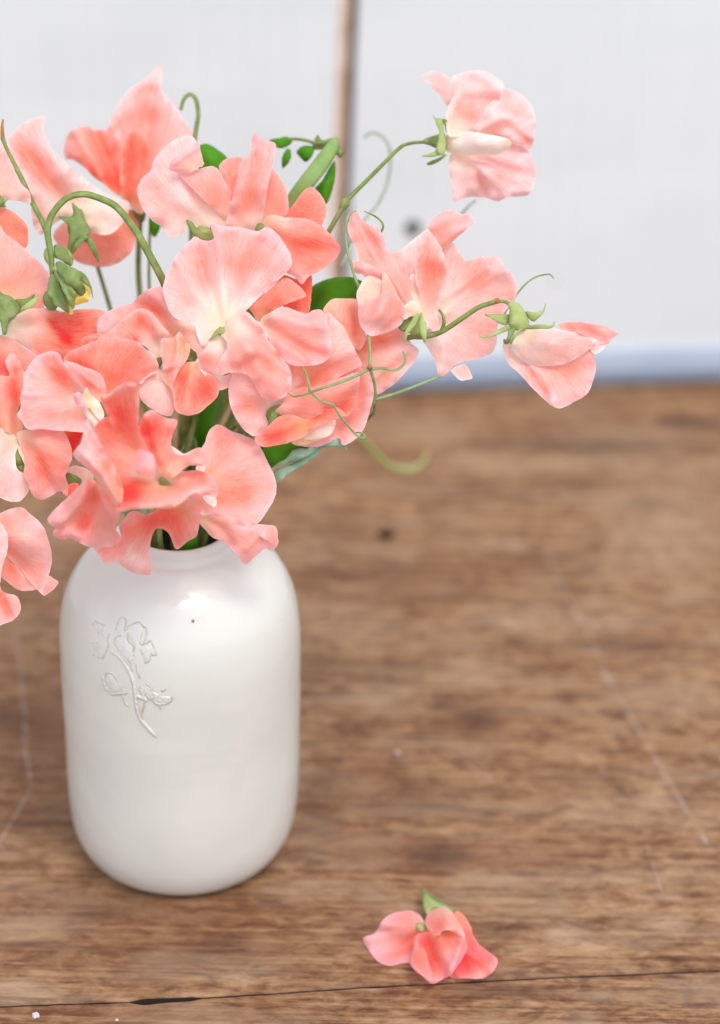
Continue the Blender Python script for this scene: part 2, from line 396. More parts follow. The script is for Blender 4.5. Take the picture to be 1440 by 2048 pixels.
J = [(-1.2, None)] + [(p.x, p.y) for p in (on_table(x, y) for x, y in ((0, 2011), (120, 2006), (260, 2002), (400, 1994), (560, 1984), (720, 1973), (900, 1964), (1100, 1953), (1280, 1946), (1440, 1939)))] + [(1.2, None)]
sl0 = (J[-2][1] - J[1][1]) / (J[-2][0] - J[1][0])
J[0] = (-1.2, J[1][1] - sl0 * (J[1][0] + 1.2) ); J[-1] = (1.2, J[-2][1] + sl0 * (1.2 - J[-2][0]))
def joint_y(x):
    for (a, ya), (b, yb) in zip(J[:-1], J[1:]):
        if a <= x <= b: return ya + (yb - ya) * (x - a) / (b - a)
    return J[0][1]
GRIME, _t, _b, _ = newmat('grimy_board_edge'); _b.inputs['Base Color'].default_value = (.035, .022, .015, 1); _b.inputs['Roughness'].default_value = .9
def plank(y_lo, y_hi, mat, z0=-.035, bev=.0006):
    xs = sorted(set([-1.2 + i * .02 for i in range(46)] + [-.28 + i * .0018 for i in range(312)] + [.29 + i * .02 for i in range(46)]))
    NR = 150; vs, fs = [], []; k = NR + 6
    for x in xs:
        lo, hi = y_lo(x), y_hi(x)
        for (y, z) in ((lo, z0), (lo, -bev * 1.6), (lo + bev, 0), *[(lo + bev + (hi - lo - 2 * bev) * j / (NR + 1), 0) for j in range(1, NR + 1)], (hi - bev, 0), (hi, -bev * 1.6), (hi, z0)): vs.append((x, y, z))
    for i in range(len(xs) - 1):
        for j in range(k):
            a, b = i * k + j, i * k + (j + 1) % k
            fs.append((a, b, b + k, a + k))
    fs.append(list(range(k))[::-1]); fs.append([len(vs) - k + j for j in range(k)])
    o = mesh_obj('plank', vs, fs, mat, table, False, stain_vals(vs)); o.data.materials.append(GRIME)
    for p in o.data.polygons:
        if abs(p.normal.z) < .3: p.material_index = 1
    return o
def nz(x, s, k): return noise.noise(Vector((x * s, k, 0)))
nx0, nx1 = on_table(262, 2000).x, on_table(402, 2000).x
def gap(x):
    g = .00068 + .00028 * nz(x, 60, 1)
    if nx0 < x < nx1: u = (x - nx0) / (nx1 - nx0); g += .0012 * min(1, 6 * u, 8 * (1 - u)) * (1.2 - .6 * u)
    return g
r_lo = lambda x: joint_y(x) + gap(x) + .0003 * nz(x, 90, 2)
f_hi = lambda x: joint_y(x) - gap(x) + .0004 * nz(x, 120, 5)
plank(r_lo, lambda x: wall_y(x) - .001, WOOD)
plank(lambda x: joint_y(0) - .32, f_hi, WOOD2)
m_nail, t_, b_, _ = newmat('dark_iron'); b_.inputs['Base Color'].default_value = (.02, .018, .018, 1); b_.inputs['Roughness'].default_value = .7
m_hole, t_, b_, _ = newmat('nail_hole_dark'); b_.inputs['Base Color'].default_value = (.004, .004, .004, 1); b_.inputs['Roughness'].default_value = 1; b_.inputs['Specular IOR Level'].default_value = .1
def disc(name, c, nrm, rad, mat, parent, h=.0006, seed=0):
    nrm = nrm.normalized(); a = nrm.orthogonal().normalized(); b = nrm.cross(a); vs, fs = [], []; n = 18
    for k, (rr_, hh) in enumerate(((1.0, 0), (.95, h), (.6, h * 1.4), (0.05, h * 1.5))):
        for i in range(n):
            t = 2 * math.pi * i / n; q = rr_ * rad * (1 + .12 * nz(i, 1.7, seed + k * .1)); vs.append(c + a * math.cos(t) * q + b * math.sin(t) * q + nrm * hh)
    for k in range(3):
        for i in range(n): fs.append((k * n + i, k * n + (i + 1) % n, (k + 1) * n + (i + 1) % n, (k + 1) * n + i))
    fs.append([3 * n + i for i in range(n)])
    return mesh_obj(name, vs, fs, mat, parent)
disc('nail_head', on_table(772, 1070, .2), Vector((0, 0, 1)), .0042, m_hole, table)
m_cr, t_, b_, _ = newmat('pale_crumb'); b_.inputs['Base Color'].default_value = (.55, .51, .48, 1)
m_cr2, t_, b_, _ = newmat('tan_crumb'); b_.inputs['Base Color'].default_value = (.55, .30, .13, 1)
def crumb(px, py, r, mat, label, seed):
    bm = bmesh.new(); bmesh.ops.create_icosphere(bm, subdivisions=2, radius=r)
    for v in bm.verts: v.co *= 1 + .5 * noise.noise(v.co * (1.6 / r) + Vector((seed, 0, 0))); v.co.z *= .6
    me = bpy.data.meshes.new('crumb'); bm.to_mesh(me); bm.free(); me.materials.append(mat)
    o = link(bpy.data.objects.new('crumb', me)); o.location = on_table(px, py, r * 450); tag(o, label, 'crumb')
crumb(71, 2031, .0013, m_cr, 'white crumb on the front board, below the dark joint at the lower left', 1)
crumb(234, 2040, .0006, m_cr, 'tiny pale crumb at the very front edge, right of the white crumb', 2)
crumb(795, 1505, .0009, m_cr, 'round pale crumb on the bare table right of the vase', 3)
crumb(621, 1430, .0009, m_cr2, 'orange tan crumb on the table just beside the right side of the vase', 4)
crumb(817, 1456, .0008, m_cr2, 'tan crumb on the table just above the round pale crumb', 5)
# ================================================================== WALL
m_w, t, b, _ = newmat('white_paint'); v = mapping(t, (1, 1, 1))
cl = noisen(t, mapping(t, (1.5, 1, 6)), 2.0, 4, .55, .4); cl2 = noisen(t, mapping(t, (60, 60, 3)), 3, 3)
t.links.new(ramp(t, mth(t, 'ADD', mth(t, 'MULTIPLY', cl, .8), mth(t, 'MULTIPLY', cl2, .2)), [(.33, (.64, .665, .655)), (.67, (.725, .74, .725))]), b.inputs['Base Color'])
b.inputs['Roughness'].default_value = .5; bump(t, b, cl2, .2, .001)
m_e, t, b, _ = newmat('bare_board_edge')
t.links.new(ramp(t, noisen(t, mapping(t, (20, 20, 40)), 3, 3), [(.35, (.45, .27, .16)), (.5, (.60, .42, .30)), (.65, (.66, .54, .44))]), b.inputs['Base Color'])
m_b, t, b, _ = newmat('blue_grey_paint')  # blue tint of the wall foot with its shade mixed into the colour
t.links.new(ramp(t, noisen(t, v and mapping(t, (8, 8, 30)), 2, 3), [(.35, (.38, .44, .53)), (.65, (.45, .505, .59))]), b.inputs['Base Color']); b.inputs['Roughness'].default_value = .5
m_d, t, b, _ = newmat('dark_gap'); b.inputs['Base Color'].default_value = (.008, .007, .006, 1); b.inputs['Roughness'].default_value = .9
wall = empty('wall', 'pale white painted wall of wide upright boards behind the table', 'wall'); wall.location = WORG; wall.rotation_euler.z = WYAW
def boxm(name, x0, x1, y0, y1, z0, z1, mat, parent, xs=0.0, bev=.002):
    bm = bmesh.new(); bmesh.ops.create_cube(bm, size=1)
    for v in bm.verts:
        v.co = Vector(((x0 + x1) / 2 + v.co.x * (x1 - x0), (y0 + y1) / 2 + v.co.y * (y1 - y0), (z0 + z1) / 2 + v.co.z * (z1 - z0)))
    for v in bm.verts: v.co.x += xs * v.co.z
    bmesh.ops.bevel(bm, geom=bm.edges[:], offset=bev, segments=2, affect='EDGES', profile=.6)
    me = bpy.data.meshes.new(name); bm.to_mesh(me); bm.free(); me.materials.append(mat)
    return link(bpy.data.objects.new(name, me), parent)
ga, gb = on_wall(709, 0), on_wall(687, 560)
sh = (ga.x - gb.x) / (ga.z - gb.z); gx = ga.x - sh * ga.z
ZT = .95
boxm('board', gx - .62, gx - .0072, 0, .022, -.05, ZT, m_w, wall, sh, .0012)
boxm('board_edge', gx - .0080, gx - .0018, .0012, .0215, -.05, ZT - .001, m_e, wall, sh, .0014)
boxm('board', gx + .0020, gx + .62, .0005, .022, -.05, ZT, m_w, wall, sh, .0012)
boxm('board', gx - 1.25, gx - .624, 0, .022, -.05, ZT, m_w, wall, sh, .0012)
boxm('board', gx + .624, gx + 1.25, 0, .022, -.05, ZT, m_w, wall, sh, .0012)
boxm('backing', gx - 1.25, gx + 1.25, .024, .03, -.05, ZT, m_d, wall, sh, .001)
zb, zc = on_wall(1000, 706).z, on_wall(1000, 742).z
boxm('bottom_rail', -1.2, 1.2, -.0035, -.0002, zc - .001, zb, m_b, wall, 0, .001)  # upper strip: lighter step of the wall-foot shade, put into its colour
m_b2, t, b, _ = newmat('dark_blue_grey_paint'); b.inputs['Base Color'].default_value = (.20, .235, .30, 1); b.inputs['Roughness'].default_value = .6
boxm('skirting_strip', -1.2, 1.2, -.0060, -.0038, .003, zc, m_b2, wall, 0, .0008)  # lower strip: darker step of the same shade towards the table
disc('knot_hole', on_wall(826, 456, .0002), Vector((0, -1, 0)), .0040, m_d, wall, .0005, 3)
disc('nail_mark', on_wall(1112, 562, .0002), Vector((0, -1, 0)), .0010, m_e, wall, .0004, 5)
# ================================================================== VASE
VX, VY = on_table(368.5, 1688).x, on_table(368.5, 1688).y
PROF = [(0, .0), (2.9, 0), (3.35, .06), (3.75, .28), (4.1, .75), (4.33, 1.4), (4.45, 2.3), (4.5, 3.6), (4.5, 5.2), (4.52, 7.0), (4.53, 8.6), (4.50, 9.5), (4.36, 10.4),
        (4.08, 11.15), (3.65, 11.8), (3.1, 12.3), (2.6, 12.58), (2.25, 12.74), (2.08, 12.88), (2.05, 13.02), (2.03, 13.16), (1.95, 13.27), (1.82, 13.30), (1.73, 13.2), (1.71, 13.0), (1.75, 12.7),
        (2.4, 12.1), (3.6, 11.2), (4.1, 10), (4.2, 6), (4.1, 2), (3.4, .6), (0, .5)]
pr = catmull([(r * 60 * .967, z * 60 * 1.045) for r, z in PROF], False, 9.0); pr = [(p[0] / 6000, p[1] / 6000) for p in pr]
m_v, t, b, _ = newmat('cream_glaze')
gz = noisen(t, mapping(t, (1, 1, 1)), 22, 3, .5, .3); g2 = noisen(t, mapping(t, (1, 1, 1)), 160, 3, .6)
col = ramp(t, gz, [(.35, (.615, .60, .535)), (.65, (.655, .63, .56))])
spk = ramp(t, noisen(t, mapping(t, (1, 1, 1), (2, 5, 1)), 420, 2, .5), [(.74, (0, 0, 0)), (.80, (.5, .5, .5))])
msk = ramp(t, noisen(t, mapping(t, (1, 1, 1), (0.2, 7, 3)), 30, 2), [(.52, (0, 0, 0)), (.62, (1, 1, 1))])
col = mixc(t, mth(t, 'MULTIPLY', spk, msk), col, (.45, .42, .36))
t.links.new(col, b.inputs['Base Color']); b.inputs['Roughness'].default_value = .10; b.inputs['Specular IOR Level'].default_value = .38
ring = noisen(t, mapping(t, (3, 3, 170)), 1, 3, .5)
bump(t, b, mth(t, 'ADD', mth(t, 'MULTIPLY', gz, 2.4), mth(t, 'ADD', mth(t, 'MULTIPLY', g2, .16), mth(t, 'MULTIPLY', ring, .16))), .4, .0013)
vase = empty('vase', 'glossy cream glazed ceramic vase with rounded shoulders and a pressed flower motif', 'vase'); vase.location = (VX, VY, 0)
vs, fs = [], []; n = 128
for r, z in pr:
    for k in range(n):
        a = 2 * math.pi * k / n
        wob = 1 + .006 * math.sin(2 * a + 1.0) + .004 * math.sin(3 * a + z * 40) + .004 * noise.noise(Vector((math.cos(a), math.sin(a), z * 35)))
        vs.append((r * math.cos(a) * wob, r * math.sin(a) * wob, z + .0006 * math.sin(a + .4) * (r < .0225 and z > .125)))
for i in range(len(pr) - 1):
    for k in range(n): fs.append((i * n + k, i * n + (k + 1) % n, (i + 1) * n + (k + 1) % n, (i + 1) * n + k))
mesh_obj('vase_body', vs, fs, m_v, vase)
prz = [(z, r) for r, z in pr[:int(len(pr) * .6)]]
def vase_r(z):
    if z < 0: return 0
    for (z0, r0), (z1, r1) in zip(prz[:-1], prz[1:]):
        if z0 <= z <= z1 and z1 > z0: return r0 + (r1 - r0) * (z - z0) / (z1 - z0)
    return 0
def on_vase(px, py, off=0.0):
    r = ray(px, py); s = .80
    while s < 1.1:
        p = CAM + r * s
        if math.hypot(p.x - VX, p.y - VY) < vase_r(p.z) * 1.003 + off: return p
        s += .0003
    return CAM + r * .86
m_m, t, b, _ = newmat('pressed_line_glaze')
t.links.new(ramp(t, noisen(t, mapping(t, (1, 1, 1)), 350, 2), [(.35, (.49, .43, .34)), (.62, (.58, .54, .46))]), b.inputs['Base Color']); b.inputs['Roughness'].default_value = .25
m_mp, t, b, _ = newmat('pressed_ridge_glaze'); b.inputs['Base Color'].default_value = (.635, .61, .555, 1); b.inputs['Roughness'].default_value = .2
LN = [[(210,150),(250,190),(340,215),(370,240)],[(190,170),(200,260),(260,330),(270,400)],[(270,470),(220,480),(150,470),(90,420),(120,380),(180,375)],[(150,490),(130,540),(170,610),(240,680),(320,695),(350,650),(380,590),(410,520),(400,420),(430,330)],
      [(500,330),(530,240),(560,150),(610,110),(660,150),(650,240),(640,310)],[(650,300),(690,250),(760,210),(850,180),(900,240),(940,260),(965,320),(940,420),(910,500),(870,480),(880,380),(900,270)],[(600,380),(540,380),(510,400),(500,480),(540,560),(580,610)],[(690,330),(690,430),(740,500),(780,540),(760,640)],
      [(900,500),(970,480),(1020,440),(1050,520),(1080,600),(1090,650),(1040,640),(1010,560)],[(780,650),(760,660)],[(880,560),(900,640),(960,600),(1000,590),(1010,690),(980,750),(930,765)],[(460,590),(560,660),(640,730),(700,790)],
      [(720,720),(730,820),(760,880)],[(810,780),(820,860),(850,950),(860,990)],[(350,980),(380,920),(430,905),(490,950),(540,1040),(590,1130),(600,1150)],[(360,980),(380,1080),(430,1180),(460,1220),(560,1215),(680,1200)],
      [(600,1230),(640,1330),(700,1390)],[(960,1060),(1010,1120),(1060,1170)],[(870,1110),(900,1170),(960,1240),(1030,1290),(1100,1250),(1190,1240)],[(1040,1290),(1090,1350),(1180,1360),(1260,1340),(1320,1290),(1340,1230)],[(1140,1370),(1170,1430)],[(1170,1170),(1230,1145)],
      [(940,1340),(910,1420),(890,1520),(890,1600),(950,1670)],[(800,1230),(820,1320),(860,1450),(900,1580)],[(1030,1760),(1100,1840)]]
RG = [[(440,600),(560,690),(650,800),(720,930),(770,1080),(790,1230),(810,1380),(860,1560),(960,1690),(1080,1820)],[(330,940),(340,1060),(400,1180)],[(960,1330),(900,1210),(860,1130)],[(800,1240),(940,1290)],[(700,760),(740,660),(760,600)]]
bmv, bmf = [], []
def stroke(line, rad, off, store):
    L_ = catmull([cv('P', *q) for q in line], False, 3.0)
    P3 = [on_vase(q[0], q[1]) for q in L_]; vs, fs = store; seg = 6; base = len(vs)
    for i, p in enumerate(P3):
        tg = (P3[min(i + 1, len(P3) - 1)] - P3[max(0, i - 1)])
        if tg.length < 1e-7: tg = UP
        tg = tg.normalized(); nrm = Vector((p.x - VX, p.y - VY, 0)).normalized(); sd2 = tg.cross(nrm).normalized()
        rr_ = rad * (1 - .5 * (i in (0, len(P3) - 1))) * (1 + .3 * nz(i, .37, len(line)))
        for k in range(seg):
            a = 2 * math.pi * k / seg; vs.append(p + nrm * (math.sin(a) * rr_ * .5 + off) + sd2 * math.cos(a) * rr_ - vase.location)
        if i:
            for k in range(seg): fs.append((base + (i - 1) * seg + k, base + (i - 1) * seg + (k + 1) % seg, base + i * seg + (k + 1) % seg, base + i * seg + k))
st = ([], []); st2 = ([], [])
for l in LN: stroke(l, .00036, -.00012, st)
for l in RG: stroke(l, .0008, -.00028, st2)
PADS = [[(210,160),(360,230),(430,330),(410,420),(290,380),(200,270)],[(120,400),(230,390),(300,470),(400,480),(380,600),(310,690),(170,610),(110,500)],[(520,300),(560,150),(610,115),(655,160),(640,300),(580,370)],[(690,270),(850,190),(920,260),(880,470),(780,520),(700,430)],
        [(510,400),(640,390),(720,500),(760,620),(690,720),(570,640),(500,490)],[(880,560),(1010,460),(1080,600),(1010,700),(930,755)],[(350,980),(430,910),(540,1040),(600,1150),(460,1210),(390,1100)],[(880,1110),(960,1080),(1060,1180),(1180,1240),(1300,1260),(1260,1340),(1100,1350),(1000,1290)]]
for pad in PADS:
    B = catmull([cv('P', *q) for q in pad], True, 2.5); cx = sum(b_[0] for b_ in B) / len(B); cy = sum(b_[1] for b_ in B) / len(B); base = len(st2[0])
    for k, f_ in enumerate((1, .9, .75, .5, .2)):
        for q in B:
            p = on_vase(cx + (q[0] - cx) * f_, cy + (q[1] - cy) * f_); nrm = Vector((p.x - VX, p.y - VY, 0)).normalized()
            st2[0].append(p + nrm * (-.0002 + .0004 * (1 - f_ ** 2) * (1 - .35 * (1 - f_))) - vase.location)
    nb = len(B)
    for k in range(4):
        for i in range(nb): st2[1].append((base + k * nb + i, base + k * nb + (i + 1) % nb, base + (k + 1) * nb + (i + 1) % nb, base + (k + 1) * nb + i))
    st2[1].append([base + 4 * nb + i for i in range(nb)])
mesh_obj('flower_relief', st[0], st[1], m_m, vase); mesh_obj('relief_stem', st2[0], st2[1], m_mp, vase)
m_sp, t, b, _ = newmat('rust_speck'); b.inputs['Base Color'].default_value = (.35, .14, .05, 1); b.inputs['Roughness'].default_value = .3
p = on_vase(386, 1242); disc('glaze_speck', p - vase.location, Vector((p.x - VX, p.y - VY, .02)), .00055, m_sp, vase, .0002)
# ================================================================== FLOWERS
MOUTH = [Vector((VX + dx, VY + dy, .137)) for dx, dy in ((-.009, -.004), (.004, -.009), (.010, .0), (-.003, .006), (-.012, .002), (.007, .008), (0, -.002), (-.006, -.010), (.012, -.006))]
mi = [0]
def to_vase(pts, r0, r1, mat=STEM, parent=None, name='stem', flat=1.0, m=None, tip=None):
    """stem through photo points then down through the vase mouth"""
    P = [at(*p) for p in pts]; k = mi[0] % len(MOUTH) if m is None else m; mi[0] += 1
    mo = MOUTH[k]; bot = Vector((VX - (mo.x - VX) * 1.6, VY - (mo.y - VY) * 1.6, .035))
    P += [mo + Vector((0, 0, .012)) + (P[-1] - mo) * .12, mo, bot]
    nP = len(P); rad = [r0 + (r1 - r0) * i / (nP - 1) for i in range(nP)]
    if tip: rad[:len(tip)] = tip
    return tube(name, parent, None, rad, mat, flat=flat, pts3=P)
GROUP = 'sweet pea sprays standing in the vase'
def spray(label, pts, r0=.7, r1=1.1, m=None, group=GROUP):
    s = empty('sweet_pea', label, 'flower', group)
    to_vase(pts, r0, r1, parent=s, m=m); return s
def flower(s, crop, path, radii, mat=SEPAL, label=None):
    f = tube('flower', s, C_(crop, path), radii, mat, seg=14, step=2.0)
    if label: f['label'] = label
    return f
TB = [0.0]  # per-flower tone shift
def petal(f, kind, crop, outline, **k):
    k['tone'] = k.get('tone', .45) + TB[0]; return sheet(kind, f, crop, outline, **k)
ST, WI, KE, SE = 'standard_petal', 'wing_petal', 'keel_petal', 'sepal'
def sepal(f, crop, outline, d, mat=SEPAL, **k):
    k.setdefault('cup', .8); k.setdefault('ruffle', .5); k.setdefault('jag', .3)
    return sheet(SE, f, crop, outline, d=d, mat=mat, thick=.25, tone=.5, **k)

# ---- 1 centre bloom
s = spray('large pale sweet pea bloom facing the viewer in the very middle of the bouquet', [cv('B', 560, 1330) + (-6,), (410, 760, -25), (385, 860, -42)], m=6)
f = flower(s, 'B', [(530,1360,-9), (545,1325,-4), (570,1300,-2)], [.6, 1.6, .5], PALESEPAL)
petal(f, ST, 'B', [(510,650),(600,665),(700,675),(800,695),(850,670),(900,690),(950,750),(1000,830),(1015,890),(1000,930),(900,1030),(800,1120),(740,1180),(700,1220),(640,1250),(591,1289),(542,1311),(500,1367),(457,1419),(421,1354),(402,1288),(336,1262),(271,1230),(232,1165),(206,1054),(235,950),(260,910),(290,850),(330,800),(380,750),(410,730),(450,750),(490,755),(525,740),(515,700)],
      base=(585,1270), z=[(585,1270,-3),(700,680,1),(400,740,-1),(230,1000,3),(1000,900,-1),(457,1400,4),(600,960,-4),(330,1240,4)], tone=.26, cream=.16, pink=.5,
      spots=[(440,900,50,.22),(450,1010,50,.18),(370,1130,50,.2),(640,900,80,.22),(800,880,70,.16),(720,960,70,.14),(560,1110,110,-.1),(540,1200,120,-.15),(980,880,60,-.1),(600,760,60,.15)],
      folds=[([(600,1240),(575,950),(545,720)], 2.0, 40), ([(560,1230),(470,1000),(440,850)], -2.2, 38), ([(620,1200),(700,980),(800,760)], -1.6, 34), ([(520,1250),(380,1120),(270,930)], -1.4, 30), ([(640,1210),(800,1020),(960,860)], 1.2, 40)], cup=0)
petal(f, WI, 'B', [(820,1250),(870,1210),(930,1180),(985,1172),(1040,1195),(1100,1212),(1150,1190),(1195,1188),(1225,1225),(1240,1290),(1265,1400),(1262,1460),(1235,1500),(1180,1530),(1110,1540),(1020,1535),(960,1500),(900,1440),(860,1350),(830,1300)],
      base=(740,1240), z=[(820,1280,1),(1200,1200,5),(1260,1450,6),(1100,1540,4),(1050,1380,5)], tone=.34, pink=.5, cream=.1,
      folds=[([(860,1290),(1000,1380),(1100,1440),(1220,1475)], -2.6, 32), ([(900,1230),(1050,1270),(1200,1300)], 1.6, 40)], spots=[(1050,1400,70,.2),(1000,1490,80,-.05)], cup=0)
petal(f, WI, 'B', [(600,1280),(640,1220),(700,1195),(740,1205),(790,1260),(830,1310),(870,1380),(920,1440),(960,1500),(1000,1560),(1010,1620),(1000,1690),(960,1740),(900,1755),(830,1740),(790,1680),(760,1620),(720,1590),(660,1580),(600,1590),(560,1605),(535,1570),(560,1500),(600,1440),(610,1400),(580,1350)],
      base=(600,1300), z=[(600,1300,2),(740,1220,6),(900,1420,9),(1000,1620,7),(850,1740,5),(720,1480,10),(560,1580,7)], tone=.33, cream=.14, pink=.35,
      folds=[([(640,1300),(760,1460),(860,1640)], 1.6, 60), ([(680,1560),(800,1500),(900,1560)], -1.8, 40), ([(700,1240),(860,1400),(960,1540)], -1.4, 24)], spots=[(750,1430,90,.15),(820,1560,80,.15),(640,1300,60,-.1)], cup=0)
petal(f, KE, 'G', [(1085,620),(1150,560),(1240,530),(1340,600),(1370,720),(1300,790),(1215,860),(1215,920),(1130,890),(1070,850),(1040,760),(1020,680)], base=(1230,560), d=-1, tone=.32, cream=.25, spots=[(1230,650,60,-.2),(1110,770,70,.25)], yel=[(1230,650,70,.15)])
petal(f, WI, 'G', [(1060,860),(1130,895),(1215,920),(1300,915),(1380,890),(1385,920),(1350,1010),(1300,1045),(1240,1055),(1200,1020),(1130,960)], base=(1200,900), d=1, tone=.3)
sepal(f, 'B', [(500,1380),(530,1325),(565,1300),(610,1300),(640,1320),(600,1345),(560,1340),(530,1360)], 1, PALESEPAL, yel=[(560,1320,60,.5)])

# ---- 2 bloom left of the centre
s = spray('coral sweet pea bloom with twisted petals, just left of the large pale centre bloom', [cv('G', 975, 720) + (-6,), (385, 790, -28), (382, 860, -44)], m=7)
f = flower(s, 'G', [(1010,640,-8), (985,730,-6), (955,780,-3)], [.9, 1.7, .8], STEM)
petal(f, ST, 'G', [(278,250),(400,225),(440,180),(520,110),(600,75),(680,70),(730,100),(770,250),(820,340),(900,385),(1000,440),(1030,540),(1080,640),(1050,700),(1010,690),(960,650),(900,620),(850,580),(790,590),(720,600),(600,560),(400,560),(200,560),(80,540),(75,380),(130,330),(200,290)],
      base=(800,640), z=[(100,500,-6),(300,280,-6),(600,90,-3),(720,200,1),(900,430,2),(1060,650,2),(500,400,-7)], tone=.36, cream=.05, pink=.5,
      folds=[([(420,230),(560,250),(680,330),(760,480),(820,560)], -3, 40), ([(560,120),(700,200),(780,350),(900,440)], 2, 50)], spots=[(600,250,80,.25),(700,310,70,.2),(160,430,100,-.2),(480,240,60,.15)], cup=0)
petal(f, WI, 'G', [(140,530),(220,460),(330,360),(430,290),(520,275),(600,320),(680,420),(770,530),(700,560),(685,620),(690,730),(640,750),(600,700),(500,620),(400,580),(320,565),(200,545)],
      base=(680,740), z=[(150,530,-4),(520,290,-3),(760,530,-2),(650,740,-6)], tone=.38, cream=.25, pink=.1, spots=[(470,440,80,.3),(300,430,60,.2),(640,640,120,-.15)], folds=[([(680,700),(560,500),(450,400)], -2, 60)], yel=[(600,560,180,.12)], cup=0)
petal(f, KE, 'G', [(130,545),(210,505),(300,520),(380,555),(430,600),(560,700),(600,800),(300,700),(150,600)], base=(600,780), d=-7, tone=.85, pink=0)
petal(f, WI, 'G', [(690,562),(800,552),(860,500),(920,590),(965,650),(950,720),(920,780),(870,850),(835,900),(800,1000),(792,1060),(750,990),(740,900),(690,890),(640,890),(560,930),(490,1000),(468,990),(520,935),(600,880),(700,852),(690,760),(680,640)],
      base=(860,640), z=[(700,570,2),(860,520,5),(950,700,4),(840,860,6),(795,1050,5),(480,1000,3),(700,870,4)], tone=.42, cream=.05, pink=.3, folds=[([(850,560),(840,700),(800,820),(700,860)], 2.5, 22), ([(930,640),(880,760),(820,900)], 1.5, 22), ([(870,560),(900,640),(900,740)], -2, 25)], spots=[(760,640,70,.12),(920,680,50,.25)], cup=0)
petal(f, KE, 'G', [(835,740),(855,790),(845,860),(810,940),(800,1070),(740,1010),(690,940),(680,890),(740,855),(800,800)], base=(760,900), d=3.0, tone=.3, pink=0, yel=[(800,850,90,.75),(740,950,90,.6)], spots=[(740,1000,50,.2)])
petal(f, WI, 'G', [(465,1030),(510,960),(600,890),(690,880),(700,930),(740,1000),(792,1070),(800,1160),(812,1220),(780,1300),(700,1300),(620,1250),(540,1200),(480,1130)], base=(720,900), d=0, tone=.2, cream=.12, yel=[(680,960,120,.2)], spots=[(520,1080,70,.12)], pink=.2)
petal(f, ST, 'G', [(830,880),(860,820),(920,788),(1000,785),(1040,790),(1065,860),(1130,890),(1210,930),(1240,1000),(1235,1080),(1200,1150),(1130,1210),(1060,1270),(960,1300),(880,1290),(820,1250),(805,1180),(795,1080),(785,1000),(800,940)],
      base=(950,770), z=[(830,900,2),(1040,800,0),(1235,1050,3),(950,1290,4),(820,1150,4),(1000,1040,-1)], tone=.6, cream=.1, pink=.15, spots=[(870,930,60,.25),(1100,1080,110,.25),(1000,940,60,-.15),(930,1150,50,-.08)], folds=[([(930,800),(900,950),(850,1150)], -1.6, 40), ([(960,820),(960,1020),(960,1260)], 1.4, 50)], cup=0)
sepal(f, 'G', [(1345,940),(1360,1000),(1340,1080),(1310,1160),(1270,1180),(1300,1120),(1315,1050),(1325,980)], -8, STEM, yel=[(1330,1050,200,.7)])
sepal(f, 'G', [(640,750),(690,745),(700,790),(660,850),(650,800)], -5, SEPAL)

# ---- 3 big round coral bloom left
s = spray('broad coral bloom with two rounded lobes and yellow centre, above the nearest bloom', [cv('F', 900, 760) + (-4,), (260, 880, -30), (320, 960, -50)], m=4)
f = flower(s, 'F', [(960,840,-6), (930,790,-3), (900,730,0)], [.8, 1.6, .6], PALESEPAL)
petal(f, ST, 'F', [(600,300),(580,240),(530,207),(470,205),(390,230),(320,285),(270,350),(235,440),(220,560),(195,640),(200,740),(165,800),(170,830),(205,870),(240,930),(290,955),(400,952),(560,965),(700,975),(800,985),(950,1000),(1000,900),(900,800),(820,720),(800,640),(820,560),(780,480),(700,400),(630,340)],
      base=(860,660), z=[(600,300,2),(470,210,4),(220,500,7),(170,820,8),(400,950,8),(800,980,9),(850,650,0),(550,600,4)], tone=.31, cream=.05, pink=.55, crr=.6, spots=[(560,420,90,.4),(620,540,80,.3),(480,380,60,.12),(350,680,160,-.04),(720,640,60,-.2)],
      folds=[([(840,640),(680,540),(560,420),(480,300)], -3, 60), ([(850,700),(600,700),(250,640)], 1.5, 90), ([(860,760),(600,850),(220,850)], -1.5, 60)], cup=0)
petal(f, ST, 'F', [(612,295),(640,230),(720,180),(820,140),(930,90),(960,65),(1080,68),(1200,80),(1310,115),(1410,190),(1490,270),(1525,360),(1470,410),(1390,460),(1330,540),(1250,640),(1100,700),(1000,700),(960,600),(900,500),(800,400),(700,330)],
      base=(900,680), z=[(612,295,1),(820,140,3),(960,65,3),(1310,115,5),(1525,360,4),(1250,640,2),(950,560,0),(1150,350,2)], tone=.52, cream=.02, pink=.3, spots=[(1000,480,120,.14),(1300,430,150,.1),(1050,150,60,-.06),(800,300,90,.15)],
      folds=[([(940,640),(900,400),(960,90)], 1.5, 60), ([(960,620),(1150,450),(1350,250)], -1.5, 80), ([(930,620),(840,400),(640,270)], -2, 50)], cup=0)
petal(f, WI, 'F', [(612,300),(700,310),(800,350),(900,385),(970,430),(1010,510),(1020,600),(985,680),(900,690),(850,620),(820,560),(760,520),(700,420),(650,350)], base=(900,700), z=[(620,310,3),(900,390,7),(1010,600,6),(760,500,8)], tone=.42, cream=.02, pink=.3, folds=[([(640,320),(800,420),(950,560)], 1.6, 40)], spots=[(740,430,50,-.15),(920,560,60,-.05),(820,500,60,.15)], cup=0)
petal(f, KE, 'F', [(830,550),(870,620),(940,680),(995,780),(990,870),(930,840),(870,765),(820,730),(792,650)], base=(860,740), d=9, tone=.12, pink=0, yel=[(840,640,70,.7),(860,740,50,.9),(950,770,80,.3)], ruffle=.6)
petal(f, WI, 'F', [(700,620),(760,600),(800,640),(830,740),(930,840),(1000,920),(1060,1040),(1050,1080),(940,1010),(880,900),(800,800),(720,700)], base=(900,800), d=10, tone=.2, pink=.7)
